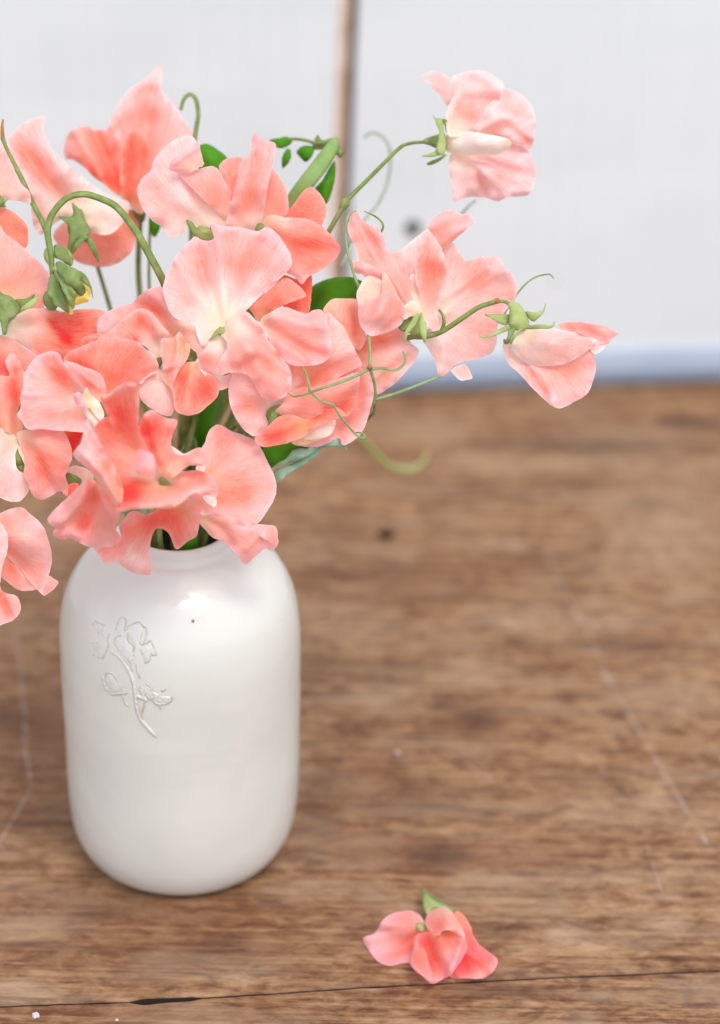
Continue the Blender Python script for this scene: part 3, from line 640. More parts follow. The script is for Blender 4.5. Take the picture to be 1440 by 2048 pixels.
petal(f, KE, 'L', [(968,740),(1000,690),(1080,660),(1180,640),(1240,650),(1440,600),(1600,700),(1400,760),(1170,700),(1080,742),(990,785)], base=(1400,800), d=-1, tone=.62, pink=0, cup=.5)

# ---- 4 front bloom (nearest the lens)
s = spray('nearest bloom with wide wavy deep coral petals over the mouth of the vase', [cv('D', 800, 880) + (4,), (345, 990, -10), (350, 1040, -45)], m=0)
f = flower(s, 'D', [(830,905,2), (800,878,8), (770,860,10)], [.8, 1.9, .7], PALESEPAL)
petal(f, WI, 'D', [(520,560),(600,600),(670,640),(740,700),(800,800),(900,830),(830,885),(750,880),(640,860),(540,850),(470,800),(440,680),(460,600)], base=(770,870), d=12, tone=.50, cream=.2, pink=.1, spots=[(560,720,60,-.15),(640,850,60,-.2),(560,880,60,.2),(560,620,70,.15)], cup=-2, yel=[(620,760,60,.15),(790,860,50,.5)])
petal(f, WI, 'D', [(418,570),(445,620),(500,720),(545,800),(580,870),(592,940),(572,1012),(530,950),(470,870),(410,800),(350,745),(385,690),(400,640)], base=(600,900), z=[(420,575,20),(350,745,22),(560,1000,22),(470,720,26),(560,860,24)], tone=.28, cream=0, pink=.3, folds=[([(400,740),(500,850),(570,990)], 3, 22), ([(440,640),(520,780),(585,900)], -2, 22)], spots=[(570,930,40,.35),(520,800,40,.25),(390,740,50,-.15)], cup=0)
petal(f, ST, 'D', [(480,470),(520,450),(570,410),(620,393),(660,410),(668,480),(666,600),(672,700),(655,725),(600,690),(550,640),(520,560),(490,500)], base=(660,760), z=[(490,470,17),(620,400,24),(665,600,21),(560,600,16)], tone=.55, cream=.05, pink=.1, folds=[([(500,470),(570,440),(640,410)], 2.0, 22), ([(560,480),(600,600),(640,700)], -2.2, 50)], spots=[(590,560,60,.18),(540,440,40,-.12)], cup=0)
petal(f, ST, 'D', [(665,610),(690,550),(730,528),(770,550),(800,568),(850,578),(832,640),(822,700),(850,740),(900,742),(950,708),(990,730),(1012,768),(990,792),(930,782),(870,822),(825,852),(780,835),(740,760),(700,700),(670,650)], base=(790,870), z=[(670,620,20),(760,545,20),(850,580,17),(830,700,14),(1000,760,17),(930,780,20),(790,830,20)], tone=.48, cream=0, pink=.35, folds=[([(700,560),(730,680),(800,820)], 2.2, 26), ([(690,600),(720,700),(760,790)], -3, 26), ([(830,780),(900,760),(1000,760)], 1.6, 20)], spots=[(710,620,45,.55),(740,700,30,.3),(940,720,50,-.1),(980,760,40,-.15)], cup=0)
petal(f, ST, 'D', [(420,790),(520,820),(650,850),(750,870),(770,890),(830,885),(860,845),(900,820),(960,820),(1010,840),(1045,900),(1040,945),(980,935),(930,925),(880,965),(820,1000),(740,1000),(650,1003),(570,1012),(540,950),(480,860)], base=(770,860), z=[(430,800,16),(570,1000,25),(750,990,27),(900,960,24),(1040,920,20),(900,830,17),(700,870,15),(700,940,25)], tone=.46, cream=.05, pink=.2,
      folds=[([(560,960),(700,920),(850,900),(960,860)], -2.5, 30), ([(600,990),(750,980),(900,930),(1000,900)], 2, 30)], spots=[(590,930,60,.5),(650,900,60,.3),(780,950,80,-.06),(900,870,60,-.15),(970,870,60,-.15)], cup=0)
petal(f, KE, 'D', [(660,720),(700,725),(735,745),(745,800),(740,850),(700,855),(660,840),(650,780)], base=(690,860), d=18, tone=.3, pink=.8, cup=2, ruffle=.5, spots=[(700,840,30,.25)])
petal(f, ST, 'H', [(530,670),(430,780),(330,880),(220,980),(100,1110),(85,1160),(120,1210),(180,1240),(145,1300),(190,1360),(290,1375),(350,1365),(440,1410),(540,1455),(620,1470),(740,1470),(850,1450),(940,1370),(890,1290),(870,1210),(900,1180),(925,1060),(900,1010),(820,900),(700,760),(600,680)],
      base=(760,560), z=[(560,680,20),(100,1140,15),(160,1300,13),(620,1460,11),(920,1370,9),(915,1060,20),(600,1050,16)], tone=.38, cream=0, pink=.5,
      folds=[([(620,720),(620,900),(500,1200)], -3, 70), ([(560,720),(400,1000),(250,1200)], 2, 80), ([(700,800),(800,1050),(900,1250)], 1.8, 60), ([(450,1100),(320,1200),(200,1270)], -1.8, 40)], spots=[(620,880,100,.25),(520,1180,80,.22),(240,1060,120,-.1),(250,1330,60,.1),(700,1380,140,-.12)], cup=0)
petal(f, ST, 'D', [(572,1090),(600,1050),(620,1020),(660,1013),(700,1030),(760,1003),(820,990),(880,955),(930,920),(978,935),(972,1000),(960,1060),(945,1130),(900,1160),(850,1197),(828,1165),(810,1120),(770,1095),(745,1105),(725,1150),(720,1220),(727,1312),(700,1320),(640,1310),(590,1280),(560,1258),(500,1262),(475,1220),(452,1188),(520,1170),(580,1150)],
      base=(800,900), z=[(640,1020,5),(500,1230,4),(715,1300,1),(740,1110,9),(800,1030,12),(850,1190,0),(960,1000,7),(620,1150,6)], tone=.44, cream=0, pink=.35,
      folds=[([(800,960),(700,1080),(600,1240)], 2.2, 40), ([(780,980),(640,1100),(480,1210)], -1.5, 26), ([(800,980),(850,1080),(850,1180)], -2.6, 40)], spots=[(790,1040,80,.5),(700,1090,60,.2),(600,1080,70,.1),(640,1060,40,-.2),(630,1240,80,-.22),(870,1000,60,-.05),(690,1290,60,-.15),(640,1240,25,-.15)], cup=0)
petal(f, ST, 'I', [(835,218),(900,225),(960,265),(1060,300),(1170,350),(1230,420),(1290,540),(1340,640),(1365,750),(1350,850),(1290,960),(1220,1060),(1160,1095),(1090,1105),(1010,1085),(950,1040),(870,1020),(760,1005),(700,995),(650,900),(640,750),(680,600),(700,440),(740,370),(770,280)],
      base=(640,720), z=[(840,225,-6),(720,450,-2),(680,750,5),(720,990,7),(1150,1090,2),(1350,800,-3),(1200,400,-8),(1000,700,-4)], tone=.30, cream=0, pink=.5,
      folds=[([(700,720),(900,480),(900,240)], -2, 60), ([(720,800),(1000,850),(1300,800)], -2.5, 90), ([(700,700),(1000,560),(1250,480)], 2.2, 110)], spots=[(880,860,90,.3),(1080,790,130,.25),(780,620,60,.22),(930,640,140,.12),(880,360,60,.12),(1250,900,100,-.12)], cup=0)
petal(f, WI, 'I', [(695,1010),(760,1003),(870,1018),(950,1040),(1010,1085),(1100,1105),(1200,1085),(1290,1092),(1360,1105),(1372,1180),(1382,1250),(1325,1318),(1260,1300),(1180,1370),(1100,1437),(1060,1410),(1000,1330),(900,1240),(810,1200),(740,1130),(690,1070)],
      base=(700,1030), z=[(700,1030,5),(950,1050,6),(1300,1100,2),(1375,1230,0),(1100,1430,0),(850,1200,2),(1100,1200,5)], tone=.32, cream=0, pink=.6, folds=[([(1290,1100),(1200,1190),(1100,1300)], 1.6, 26), ([(760,1040),(900,1120),(980,1260)], -1.3, 30)], spots=[(1300,1170,60,.2),(900,1060,60,.12),(1150,1300,80,.08)], cup=0)
petal(f, WI, 'I', [(1290,1098),(1340,1095),(1372,1130),(1376,1190),(1384,1250),(1355,1265),(1290,1230),(1215,1180),(1240,1140)], base=(1220,1190), d=5.5, tone=.46, pink=.3, cup=1)
petal(f, KE, 'I', [(665,580),(740,570),(735,640),(750,700),(800,800),(840,870),(830,930),(760,900),(710,830),(680,700)], base=(700,650), d=9, tone=.08, cream=0, pink=.1)
petal(f, KE, 'I', [(435,395),(500,430),(560,468),(640,430),(700,420),(710,470),(790,520),(760,570),(620,570),(480,560),(420,520),(410,450)], base=(420,560), d=12, tone=.25, pink=.1, spots=[(500,540,60,-.1)])

# ---- 5 left bloom with cream lower lobe
s = spray('left edge bloom with a cream lobe and a coral lobe hanging side by side', [cv('F', 180, 1120) + (-5,), (90, 880, -25), (200, 900, -45), (290, 970, -55)], m=4)
f = flower(s, 'F', [(190,1060,-6), (190,1150,-3), (185,1230,-2), (200,1330,-4)], [.8, 1.3, 1.6, .6], STEM)
petal(f, ST, 'F', [(50,290),(130,205),(230,203),(330,225),(325,290),(270,340),(235,440),(220,560),(200,700),(165,800),(200,870),(220,940),(150,1010),(60,980),(-50,940),(-250,700),(-200,480),(0,435),(92,435)], base=(150,1020), z=[(130,210,-4),(330,230,-6),(200,700,-2),(150,1000,-2),(-150,700,3),(0,440,3)], tone=.50, cream=.06, pink=.1, folds=[([(150,980),(170,700),(150,420)], -3, 45), ([(100,950),(40,700),(0,500)], 1.5, 60)], spots=[(160,620,70,.3),(100,560,50,.15),(220,290,120,-.25),(90,350,40,-.15),(0,520,70,-.12),(60,880,80,.1)], cup=0)
petal(f, ST, 'F', [(158,1000),(200,965),(290,955),(440,952),(600,965),(650,1040),(690,1150),(690,1230),(650,1350),(628,1400),(650,1480),(655,1550),(640,1592),(580,1545),(500,1590),(420,1627),(350,1615),(300,1560),(270,1480),(228,1380),(235,1290),(200,1150),(172,1060)],
      base=(170,1010), z=[(170,1010,-1),(450,955,2),(690,1180,1),(640,1580,-2),(350,1610,0),(235,1300,3),(420,1250,4)], tone=.48, cream=.04, pink=.4, folds=[([(200,1020),(340,1200),(480,1500)], -2.4, 45), ([(200,1000),(450,1100),(660,1250)], 1.6, 80)], spots=[(460,1330,130,.16),(400,1230,60,.14),(560,1080,100,-.08),(450,1560,140,-.2),(200,1020,60,-.2)], cup=0)
petal(f, ST, 'F', [(-250,1000),(0,940),(60,980),(155,1020),(182,1100),(150,1190),(155,1300),(185,1350),(228,1380),(270,1480),(275,1550),(210,1630),(150,1652),(60,1635),(0,1610),(-150,1560),(-280,1400)], base=(170,1050), z=[(0,950,2),(170,1060,-1),(200,1400,1),(150,1640,-1),(-150,1300,5),(60,1300,3)], tone=.08, cream=.05, pink=.12, spots=[(-20,1000,60,.25),(-150,1450,120,.12)], folds=[([(150,1060),(40,1300),(60,1600)], -1.6, 70)], cup=0)
petal(f, KE, 'F', [(170,1100),(200,1140),(240,1200),(262,1250),(235,1290),(205,1220),(178,1170)], base=(180,1100), d=0, tone=.15, yel=[(200,1160,60,.6)], pink=0)
sepal(f, 'F', [(150,1210),(180,1185),(215,1240),(232,1290),(225,1350),(185,1352),(155,1300)], -3, SEPAL)
petal(f, WI, 'F', [(600,960),(700,960),(800,990),(775,1060),(720,1150),(690,1200),(640,1100)], base=(620,960), d=-6, tone=.95, pink=0, cream=0)
petal(f, WI, 'F', [(640,1500),(690,1470),(745,1470),(755,1510),(710,1590),(640,1600),(600,1560)], base=(600,1500), d=-4, tone=.72, pink=0, cream=0)
petal(f, KE, 'F', [(640,1350),(720,1300),(860,1350),(900,1420),(830,1480),(770,1450),(700,1400)], base=(900,1400), d=-8, tone=.15, cream=0)
sepal(f, 'F', [(620,1370),(690,1380),(775,1430),(780,1480),(740,1510),(680,1480),(630,1450)], -6, SEPAL)

# ---- 6 bottom-left bloom
s = spray('lowest bloom at the left edge, hanging below all the others beside the vase', [(-40, 1120, -10), (-50, 980, -30), (90, 900, -50), (250, 960, -62)], m=4)
f = flower(s, 'X', [(-60, 1080, -6), (-45, 1110, -6), (-30, 1130, -6)], [.8, 2.0, 1.2], SEPAL)
petal(f, ST, 'M', [(-250,420),(0,328),(150,265),(280,240),(340,260),(430,340),(540,430),(620,530),(660,640),(710,800),(735,950),(725,1080),(685,1210),(650,1300),(615,1400),(607,1485),(540,1420),(420,1290),(250,1090),(100,940),(0,860),(-250,800)],
      base=(-200,700), z=[(0,330,-4),(300,250,-3),(730,950,-1),(610,1480,2),(250,1090,-4),(350,700,3)], tone=.30, cream=0, pink=.4, folds=[([(0,750),(250,1000),(600,1400)], -1.8, 110), ([(-100,650),(300,650),(700,900)], 1.4, 120)], spots=[(80,430,100,.18),(150,900,80,.2),(450,1150,180,.10),(500,500,150,-.12),(320,280,80,.1)], cup=0)
petal(f, WI, 'M', [(-60,850),(90,900),(250,1090),(420,1290),(540,1395),(400,1420),(300,1422),(200,1380),(20,1230),(-60,1150)], base=(0,900), d=-6, tone=.42, cream=0, pink=.1, spots=[(170,1060,100,.28),(300,1300,100,-.12)], cup=-1.5)
petal(f, WI, 'M', [(680,1210),(760,1250),(826,1297),(790,1370),(720,1440),(630,1492),(600,1480),(620,1350)], base=(640,1300), d=-2.5, tone=.36, pink=.3, cream=0, cup=.4)
petal(f, ST, 'M', [(-300,500),(-60,430),(0,450),(60,530),(110,650),(105,850),(60,1000),(20,1150),(12,1280),(-20,1330),(-300,1400)], base=(-300,900), d=4, tone=.18, cream=0, pink=.4, cup=3)
petal(f, WI, 'M', [(-250,1250),(-40,1300),(0,1360),(30,1420),(110,1465),(220,1490),(280,1570),(295,1650),(270,1750),(180,1840),(60,1890),(-50,1930),(-250,1950)], base=(-150,1200), d=-1, tone=.32, cream=0, pink=.35, spots=[(0,1480,60,.45),(60,1600,60,.4),(130,1720,60,.3)], folds=[([(-20,1380),(60,1600),(160,1800)], -2.5, 60)], cup=1.5)

# ---- 7 bloom with the red wing at the left edge
s = spray('bloom at the left edge with a bright red wing under the hanging green buds', [cv('L', -40, 300) + (0,), (-30, 700, -20), (120, 850, -45), (270, 960, -60)], m=3)
f = flower(s, 'L', [(-140,60,0), (-60,200,1), (20,330,1), (60,480,0)], [1.2, 2.4, 3.4, 2.0], SEPAL)
petal(f, WI, 'L', [(60,640),(90,560),(150,480),(200,420),(330,350),(500,340),(620,345),(760,380),(900,355),(1050,345),(1200,355),(1280,402),(1220,450),(1180,520),(1180,640),(1200,720),(1100,850),(950,950),(790,1000),(700,980),(600,930),(480,920),(400,870),(250,770),(100,690)],
      base=(70,600), z=[(80,600,-3),(400,360,-6),(1250,400,-12),(800,950,-8),(300,780,-5),(600,600,-3)], tone=.50, cream=.30, crr=1.15, pink=0, spots=[(720,560,190,.42),(1000,480,200,.32),(640,470,80,.2),(800,700,90,.3),(430,840,110,.35),(330,700,80,-.1)], yel=[(250,520,140,.35),(120,640,80,.35)], folds=[([(580,470),(720,620),(860,800)], -1.8, 50), ([(120,500),(300,490),(460,470)], -1.4, 40)], cup=0)
petal(f, ST, 'A', [(-60,960),(0,990),(30,1040),(110,1100),(200,1180),(270,1250),(302,1300),(290,1420),(265,1480),(240,1560),(150,1560),(60,1500),(-60,1430)], base=(40,1450), z=[(0,1000,-14),(290,1290,-15),(270,1480,-12),(20,1420,-9),(120,1250,-9)], tone=.34, cream=0, pink=.25, spots=[(60,1370,90,.14),(240,1500,60,.1),(120,1150,60,-.06)], cup=0)
petal(f, ST, 'L', [(-200,690),(0,665),(60,672),(200,740),(350,850),(430,895),(480,930),(430,1000),(300,1080),(120,1180),(0,1160),(-200,1100)], base=(-100,650), d=-4, tone=.46, cream=0, pink=.3, spots=[(50,1060,130,.4),(100,760,100,-.1)], cup=1)
sepal(f, 'L', [(-80,170),(0,172),(100,182),(170,230),(243,350),(190,430),(110,490),(85,560),(78,650),(35,655),(15,560),(-10,480),(-80,400)], 5, SEPAL, folds=[([(40,190),(150,270),(230,350)], -.5, 12), ([(20,330),(60,450),(70,600)], -.5, 12)], cup=1.5)
sepal(f, 'L', [(185,238),(300,222),(415,168),(400,215),(340,280),(240,345)], 2, SEPAL, yel=[(250,260,60,.4)])
sepal(f, 'L', [(456,178),(450,240),(390,320),(290,370),(195,415),(235,350),(330,270)], 4, PALESEPAL)
sepal(f, 'L', [(170,400),(200,430),(130,500),(100,560),(85,640),(70,600),(85,520),(120,460)], 3.5, PALESEPAL)

# ---- 8 left-edge bloom above
s = spray('bloom mostly cut off by the left edge, above the one with the red wing', [(-40, 480, -20), (-45, 700, -30), (80, 850, -50), (240, 960, -62)], m=3)
f = flower(s, 'A', [(-60,830,-16), (-10,850,-14), (25,850,-14)], [1.4, 2.2, 1.0], SEPAL)
petal(f, ST, 'A', [(-100,420),(0,485),(30,540),(80,640),(120,730),(175,790),(185,835),(178,862),(130,850),(60,840),(-100,810)], base=(-60,830), d=-16, tone=.26, cream=0, pink=.3, cup=2, spots=[(20,650,80,.1)])
petal(f, ST, 'A', [(-100,860),(0,880),(60,900),(110,935),(160,985),(170,1050),(168,1100),(150,1130),(110,1110),(50,1060),(0,1020),(-100,980)], base=(-80,900), d=-19, tone=.58, cream=0, pink=0, cup=1.5, spots=[(150,1050,50,.12)])
sepal(f, 'A', [(-20,815),(20,825),(45,835),(30,860),(35,885),(-20,870)], -15, PALESEPAL)

# ---- 9 upper left bloom seen from behind
s = spray('upper left bloom seen from behind with green sepals in its middle', [cv('A', 470, 1010) + (-30,), (190, 520, -50), (265, 760, -62), (330, 900, -66)], m=3)
f = flower(s, 'A', [(480,900,-32), (465,960,-28), (460,1010,-26), (465,1050,-27)], [.8, 2.6, 3.6, 2.4], SEPAL)
petal(f, ST, 'A', [(320,1060),(420,1180),(500,1225),(620,1242),(720,1212),(800,1130),(832,980),(800,900),(600,860),(400,960)], base=(470,980), d=-44, tone=.45, cream=0, pink=.05, spots=[(640,1060,100,.15)], cup=2)
petal(f, ST, 'A', [(270,340),(215,345),(130,385),(70,440),(40,490),(60,560),(100,620),(140,690),(180,800),(190,900),(200,990),(235,1048),(280,1030),(330,980),(400,940),(450,970),(520,1010),(590,1045),(660,1045),(720,1000),(765,930),(772,855),(700,830),(600,780),(480,690),(400,620),(330,560),(285,490),(262,420)],
      base=(470,960), z=[(260,345,-36),(50,480,-30),(200,1000,-30),(460,960,-32),(650,1040,-29),(765,860,-34),(350,700,-28)], tone=.26, cream=.18, pink=.25, folds=[([(100,480),(250,700),(380,820)], -3, 45), ([(280,480),(420,680),(620,860)], 2, 60)], spots=[(150,560,60,.25),(230,650,60,.35),(310,740,60,.35),(400,800,60,.12),(620,950,120,-.15)], yel=[(600,960,120,.12)], cup=0)
sepal(f, 'A', [(350,940),(400,940),(440,930),(430,855),(470,890),(500,950),(530,990),(545,1030),(510,1060),(470,1080),(420,1170),(405,1140),(415,1040),(400,980)], -23, SEPAL, cup=1.5)
sepal(f, 'A', [(510,1050),(545,1060),(575,1120),(597,1200),(590,1215),(550,1150),(525,1100)], -22, SEPAL)
sepal(f, 'A', [(500,1040),(530,1060),(480,1110),(440,1160),(425,1165),(440,1110)], -21, SEPAL)

# ---- 10 tallest blurred bloom at the back
s = spray('tall blurred bloom at the back left with pointed tip and orange inner folds', [cv('A', 840, 930) + (-48,), (277, 560, -56), (300, 760, -62), (345, 920, -66)], 1.0, 1.3, m=3)
f = flower(s, 'A', [(850,960,-48), (840,915,-46), (820,870,-44)], [1.2, 2.4, 1.4], SEPAL)
petal(f, ST, 'A', [(965,40),(930,62),(870,115),(800,160),(720,250),(670,340),(645,410),(620,500),(620,600),(680,760),(760,860),(840,925),(870,900),(900,760),(1000,640),(1150,600),(1200,520),(1165,450),(1110,370),(1040,270),(965,175),(972,100)],
      base=(810,880), z=[(965,50,-50),(700,280,-44),(1150,450,-46),(830,900,-42),(860,450,-50),(700,700,-46)], tone=.26, cream=0, pink=.2, folds=[([(820,860),(860,500),(900,200)], -2.5, 60), ([(840,860),(1000,500),(1060,350)], 2, 90), ([(800,860),(720,560),(700,350)], 2, 60)], spots=[(830,580,70,.35),(900,320,40,.25),(860,700,60,.3),(820,780,80,.2),(680,560,50,.2),(720,640,60,.3)], cup=0)
petal(f, WI, 'A', [(385,540),(400,460),(450,410),(520,395),(565,420),(640,420),(700,470),(740,560),(740,700),(730,800),(700,810),(620,745),(560,700),(510,650),(440,600),(395,590)], base=(740,860), z=[(390,540,-44),(520,400,-41),(720,500,-43),(700,800,-40),(560,600,-40)], tone=.48, cream=0, pink=.15, folds=[([(560,440),(640,600),(700,780)], -3, 40), ([(460,430),(520,560),(600,680)], 1.5, 40)], spots=[(680,520,50,.3),(540,660,60,.35),(680,740,60,.4),(440,500,50,-.1)], cup=0)
petal(f, WI, 'A', [(740,500),(800,420),(850,420),(890,500),(900,640),(880,760),(850,880),(790,870),(730,800),(720,650)], base=(800,900), d=-39, tone=.62, cream=0, pink=0, spots=[(850,560,50,.2),(780,700,60,-.05)], cup=2, folds=[([(780,480),(770,700),(780,850)], -2, 30)])

# ---- 11 pale bloom upper middle
s = spray('pale pink bloom with a rolled pink top petal, above and left of the centre bloom', [cv('B', 440, 720) + (-14,), (392, 520, -35), (380, 700, -50), (375, 900, -62)], m=3)
f = flower(s, 'B', [(440,770,-18), (450,730,-14), (470,695,-12)], [1.2, 2.6, 2.6], PALESEPAL)
petal(f, ST, 'B', [(130,320),(150,250),(220,170),(290,115),(360,95),(400,110),(430,170),(455,260),(467,275),(430,290),(400,340),(440,440),(530,530),(615,630),(605,665),(520,690),(470,710),(400,690),(360,660),(345,700),(270,740),(230,720),(200,670),(150,640),(80,560),(50,480),(48,420),(80,360)],
      base=(460,700), z=[(130,300,-14),(360,100,-20),(460,270,-18),(60,450,-13),(260,735,-14),(460,690,-15),(600,640,-15),(300,500,-11)], tone=.20, cream=.10, pink=.4, folds=[([(460,680),(260,560),(90,400)], -1.8, 60), ([(460,670),(300,400),(280,200)], 1.8, 60)], spots=[(200,600,70,.18),(160,400,80,.0),(300,480,60,-.06),(400,150,50,-.1)], yel=[(480,640,70,.15)], cup=0)
petal(f, WI, 'B', [(300,335),(370,328),(460,297),(520,290),(560,320),(590,380),(630,450),(628,520),(615,630),(540,570),(450,490),(380,420)], base=(600,650), z=[(300,335,-12),(520,295,-11),(630,460,-12),(610,620,-13),(450,400,-7)], tone=.42, cream=.04, pink=.25, spots=[(540,470,70,.14),(460,320,70,-.12)], cup=0)
petal(f, WI, 'B', [(243,300),(262,250),(320,212),(385,172),(428,133),(442,190),(460,280),(420,302),(370,332),(300,330),(260,318)], base=(420,300), d=-8, tone=.34, cream=0, pink=.9, cup=2, spots=[(300,240,60,-.1)], folds=[([(250,290),(340,220),(430,160)], 1.2, 20)])
sepal(f, 'B', [(353,625),(390,640),(420,680),(470,705),(500,690),(505,665),(522,675),(528,745),(470,757),(420,742),(385,705),(362,665)], -8, SEPAL, yel=[(450,700,70,.3)], cup=1.2)

# ---- 12 upright bloom, top middle
s = spray('coral bloom behind the centre with a tall narrow folded petal standing straight up', [cv('B', 830, 690) + (-14,), (510, 620, -40), (430, 800, -55), (390, 920, -62)], m=5)
f = flower(s, 'B', [(830,730,-16), (825,690,-13), (820,650,-12)], [1.0, 2.2, 1.4], SEPAL)
petal(f, ST, 'B', [(558,292),(600,245),(650,233),(705,240),(690,320),(660,440),(640,520),(590,390)], base=(780,680), d=-17, tone=.52, cream=0, pink=.2)
petal(f, ST, 'B', [(870,300),(930,350),(975,430),(992,520),(985,590),(930,620),(830,640),(840,500)], base=(800,680), d=-16, tone=.5, cream=0, pink=.25, spots=[(900,570,40,.1)], cup=1.5)
petal(f, WI, 'B', [(780,80),(812,112),(860,130),(913,150),(905,220),(885,320),(860,430),(845,540),(832,600),(822,650),(800,700),(700,690),(605,665),(618,580),(650,450),(678,325),(690,270),(750,208),(758,140)],
      base=(770,700), z=[(780,85,-9),(912,155,-12),(850,540,-13),(620,640,-12),(690,320,-12),(760,400,-7)], tone=.40, cream=.16, crr=.6, pink=.5, folds=[([(770,200),(700,350),(640,560)], 1.6, 22), ([(900,180),(860,380),(820,560)], 1.4, 16), ([(780,220),(760,420),(740,560)], -1.2, 40)], spots=[(740,460,80,.2),(700,600,50,.12),(840,160,60,-.1),(790,110,40,.1)], cup=0)
petal(f, WI, 'B', [(965,605),(1020,530),(1090,440),(1130,418),(1160,430),(1210,490),(1232,560),(1220,620),(1195,665),(1100,700),(1000,680)], base=(860,640), z=[(970,605,-15),(1130,420,-16),(1230,560,-15),(1100,560,-12)], tone=.58, cream=0, pink=.15, spots=[(1060,520,70,.15)], cup=0)
petal(f, WI, 'B', [(820,660),(860,602),(900,594),(970,608),(1100,618),(1180,650),(1240,700),(1290,760),(1320,810),(1280,880),(1200,940),(1120,980),(1075,1028),(1030,980),(985,960),(950,900),(900,800),(850,720)],
      base=(840,660), z=[(840,640,-10),(1000,610,-8),(1310,810,-9),(1075,1020,-8),(960,860,-9),(1100,780,-5)], tone=.48, cream=.04, pink=.3, folds=[([(880,720),(1050,800),(1290,810)], -2.2, 40), ([(900,620),(1080,700),(1240,740)], 1.2, 50), ([(900,720),(1000,900),(1070,1010)], 1.2, 50)], spots=[(1080,790,110,.16),(950,640,90,-.12),(1080,980,50,-.15),(1180,740,60,.06)], cup=0)
petal(f, ST, 'B', [(1060,1000),(1132,965),(1138,1060),(1118,1205),(1050,1200),(940,1150),(900,1050),(960,970)], base=(960,1000), d=-14, tone=.68, cream=0, pink=0, spots=[(980,980,60,.25)])
petal(f, WI, 'B', [(930,1010),(990,990),(1060,1040),(1102,1092),(1090,1112),(1000,1145),(910,1190),(850,1260),(800,1260),(760,1200),(740,1160),(840,1090)], base=(800,1240), z=[(990,995,-6),(1100,1095,-7),(820,1250,-6),(760,1170,-6),(930,1100,-3)], tone=.56, cream=0, pink=.1, folds=[([(960,1020),(880,1120),(820,1220)], 1.0, 14)], spots=[(900,1080,60,.08)], cup=0)

# ---- 13 bloom right of centre above the leaf
s = spray('rounded coral and peach bloom right of the centre, behind the branching tendril', [cv('E', 385, 800) + (-8,), (500, 850, -30), (450, 905, -48)], m=2)
f = flower(s, 'E', [(360,880,-8), (375,810,-5), (430,770,-3)], [.8, 2.2, 1.4], SEPAL)
petal(f, ST, 'E', [(600,900),(560,780),(640,650),(740,570),(840,510),(890,500),(950,545),(975,610),(982,690),(960,780),(930,880),(880,950),(800,992),(770,950),(650,1000),(500,985),(560,930)], base=(560,800), z=[(890,520,-7),(980,690,-6),(800,985,-6),(560,950,-9),(800,830,-9)], tone=.32, cream=0, pink=.4, folds=[([(880,600),(890,760),(780,880)], -1.8, 40)], spots=[(900,620,70,.12),(840,900,60,-.05)], cup=0)
petal(f, WI, 'J', [(690,470),(850,432),(1000,390),(1130,358),(1200,395),(1260,510),(1330,570),(1320,640),(1230,760),(1100,900),(930,1005),(850,960),(760,840),(680,680),(650,560)], base=(680,560), z=[(700,480,-9),(1130,365,-8),(1325,600,-6),(930,1000,-8),(1000,700,-4)], tone=.24, cream=0, pink=.2,
      folds=[([(760,570),(900,480),(1150,400)], -3, 55), ([(920,920),(1050,780),(1250,640)], -2, 40), ([(800,620),(1000,620),(1250,560)], 1.5, 60)], spots=[(800,540,100,.45),(950,470,90,.4),(1080,430,70,.15),(980,620,100,.08),(1060,780,60,.2),(950,840,60,-.1)], yel=[(980,800,80,.25)], cup=0)
petal(f, WI, 'E', [(680,185),(720,122),(780,110),(880,115),(900,150),(895,230),(935,330),(900,420),(840,380),(800,300),(740,230)], base=(800,420), z=[(690,180,-4),(880,120,-7),(930,330,-6),(800,250,-3)], tone=.40, cream=0, pink=.1, yel=[(700,170,60,.45),(760,110,60,.35),(850,120,40,.3)], spots=[(860,260,60,.2),(760,180,50,-.1)], folds=[([(860,180),(880,260),(880,350)], -1.6, 24)], cup=0)
petal(f, ST, 'E', [(560,350),(700,195),(750,230),(810,290),(840,360),(880,440),(912,508),(880,530),(800,570),(700,620),(620,655),(540,660),(470,600),(480,480)], base=(520,600), z=[(700,200,-2),(830,320,-2),(910,510,-1),(620,650,-3),(500,500,-4),(760,400,2)], tone=.26, cream=0, pink=.12, spots=[(620,560,110,.3),(680,620,60,.1),(770,350,80,-.08)], yel=[(800,280,40,.2)], folds=[([(560,620),(700,540),(880,500)], -1.8, 50)], cup=0)
petal(f, ST, 'E', [(150,545),(120,600),(110,680),(130,780),(180,870),(230,920),(280,936),(330,890),(358,850),(352,800),(390,752),(445,740),(460,700),(500,660),(600,640),(560,500),(400,450),(250,480)],
      base=(450,720), z=[(150,550,1),(110,680,0),(260,930,-2),(355,820,-5),(460,700,-4),(500,500,-5),(230,720,3)], tone=.24, cream=.14, pink=.35, spots=[(230,720,60,.28),(170,620,60,-.04),(260,790,60,.1),(240,900,60,-.1),(490,560,60,.05)], folds=[([(430,700),(300,700),(180,600)], 1.4, 60), ([(430,740),(260,740),(160,800)], -1.4, 50)], cup=0)
petal(f, WI, 'E', [(470,680),(540,648),(620,640),(700,612),(800,580),(895,560),(885,680),(870,760),(820,818),(760,792),(700,790),(600,835),(520,826),(440,815),(390,790),(440,735)],
      base=(410,790), z=[(400,790,-1),(540,650,1),(880,570,0),(860,760,-3),(600,830,2),(680,720,4)], tone=.46, cream=.08, crr=.4, pink=.2, folds=[([(470,760),(650,680),(860,620)], 1.4, 45), ([(700,800),(800,770),(870,680)], -2, 36)], spots=[(820,770,60,.25),(560,680,80,.08),(700,620,60,.1)], cup=0)
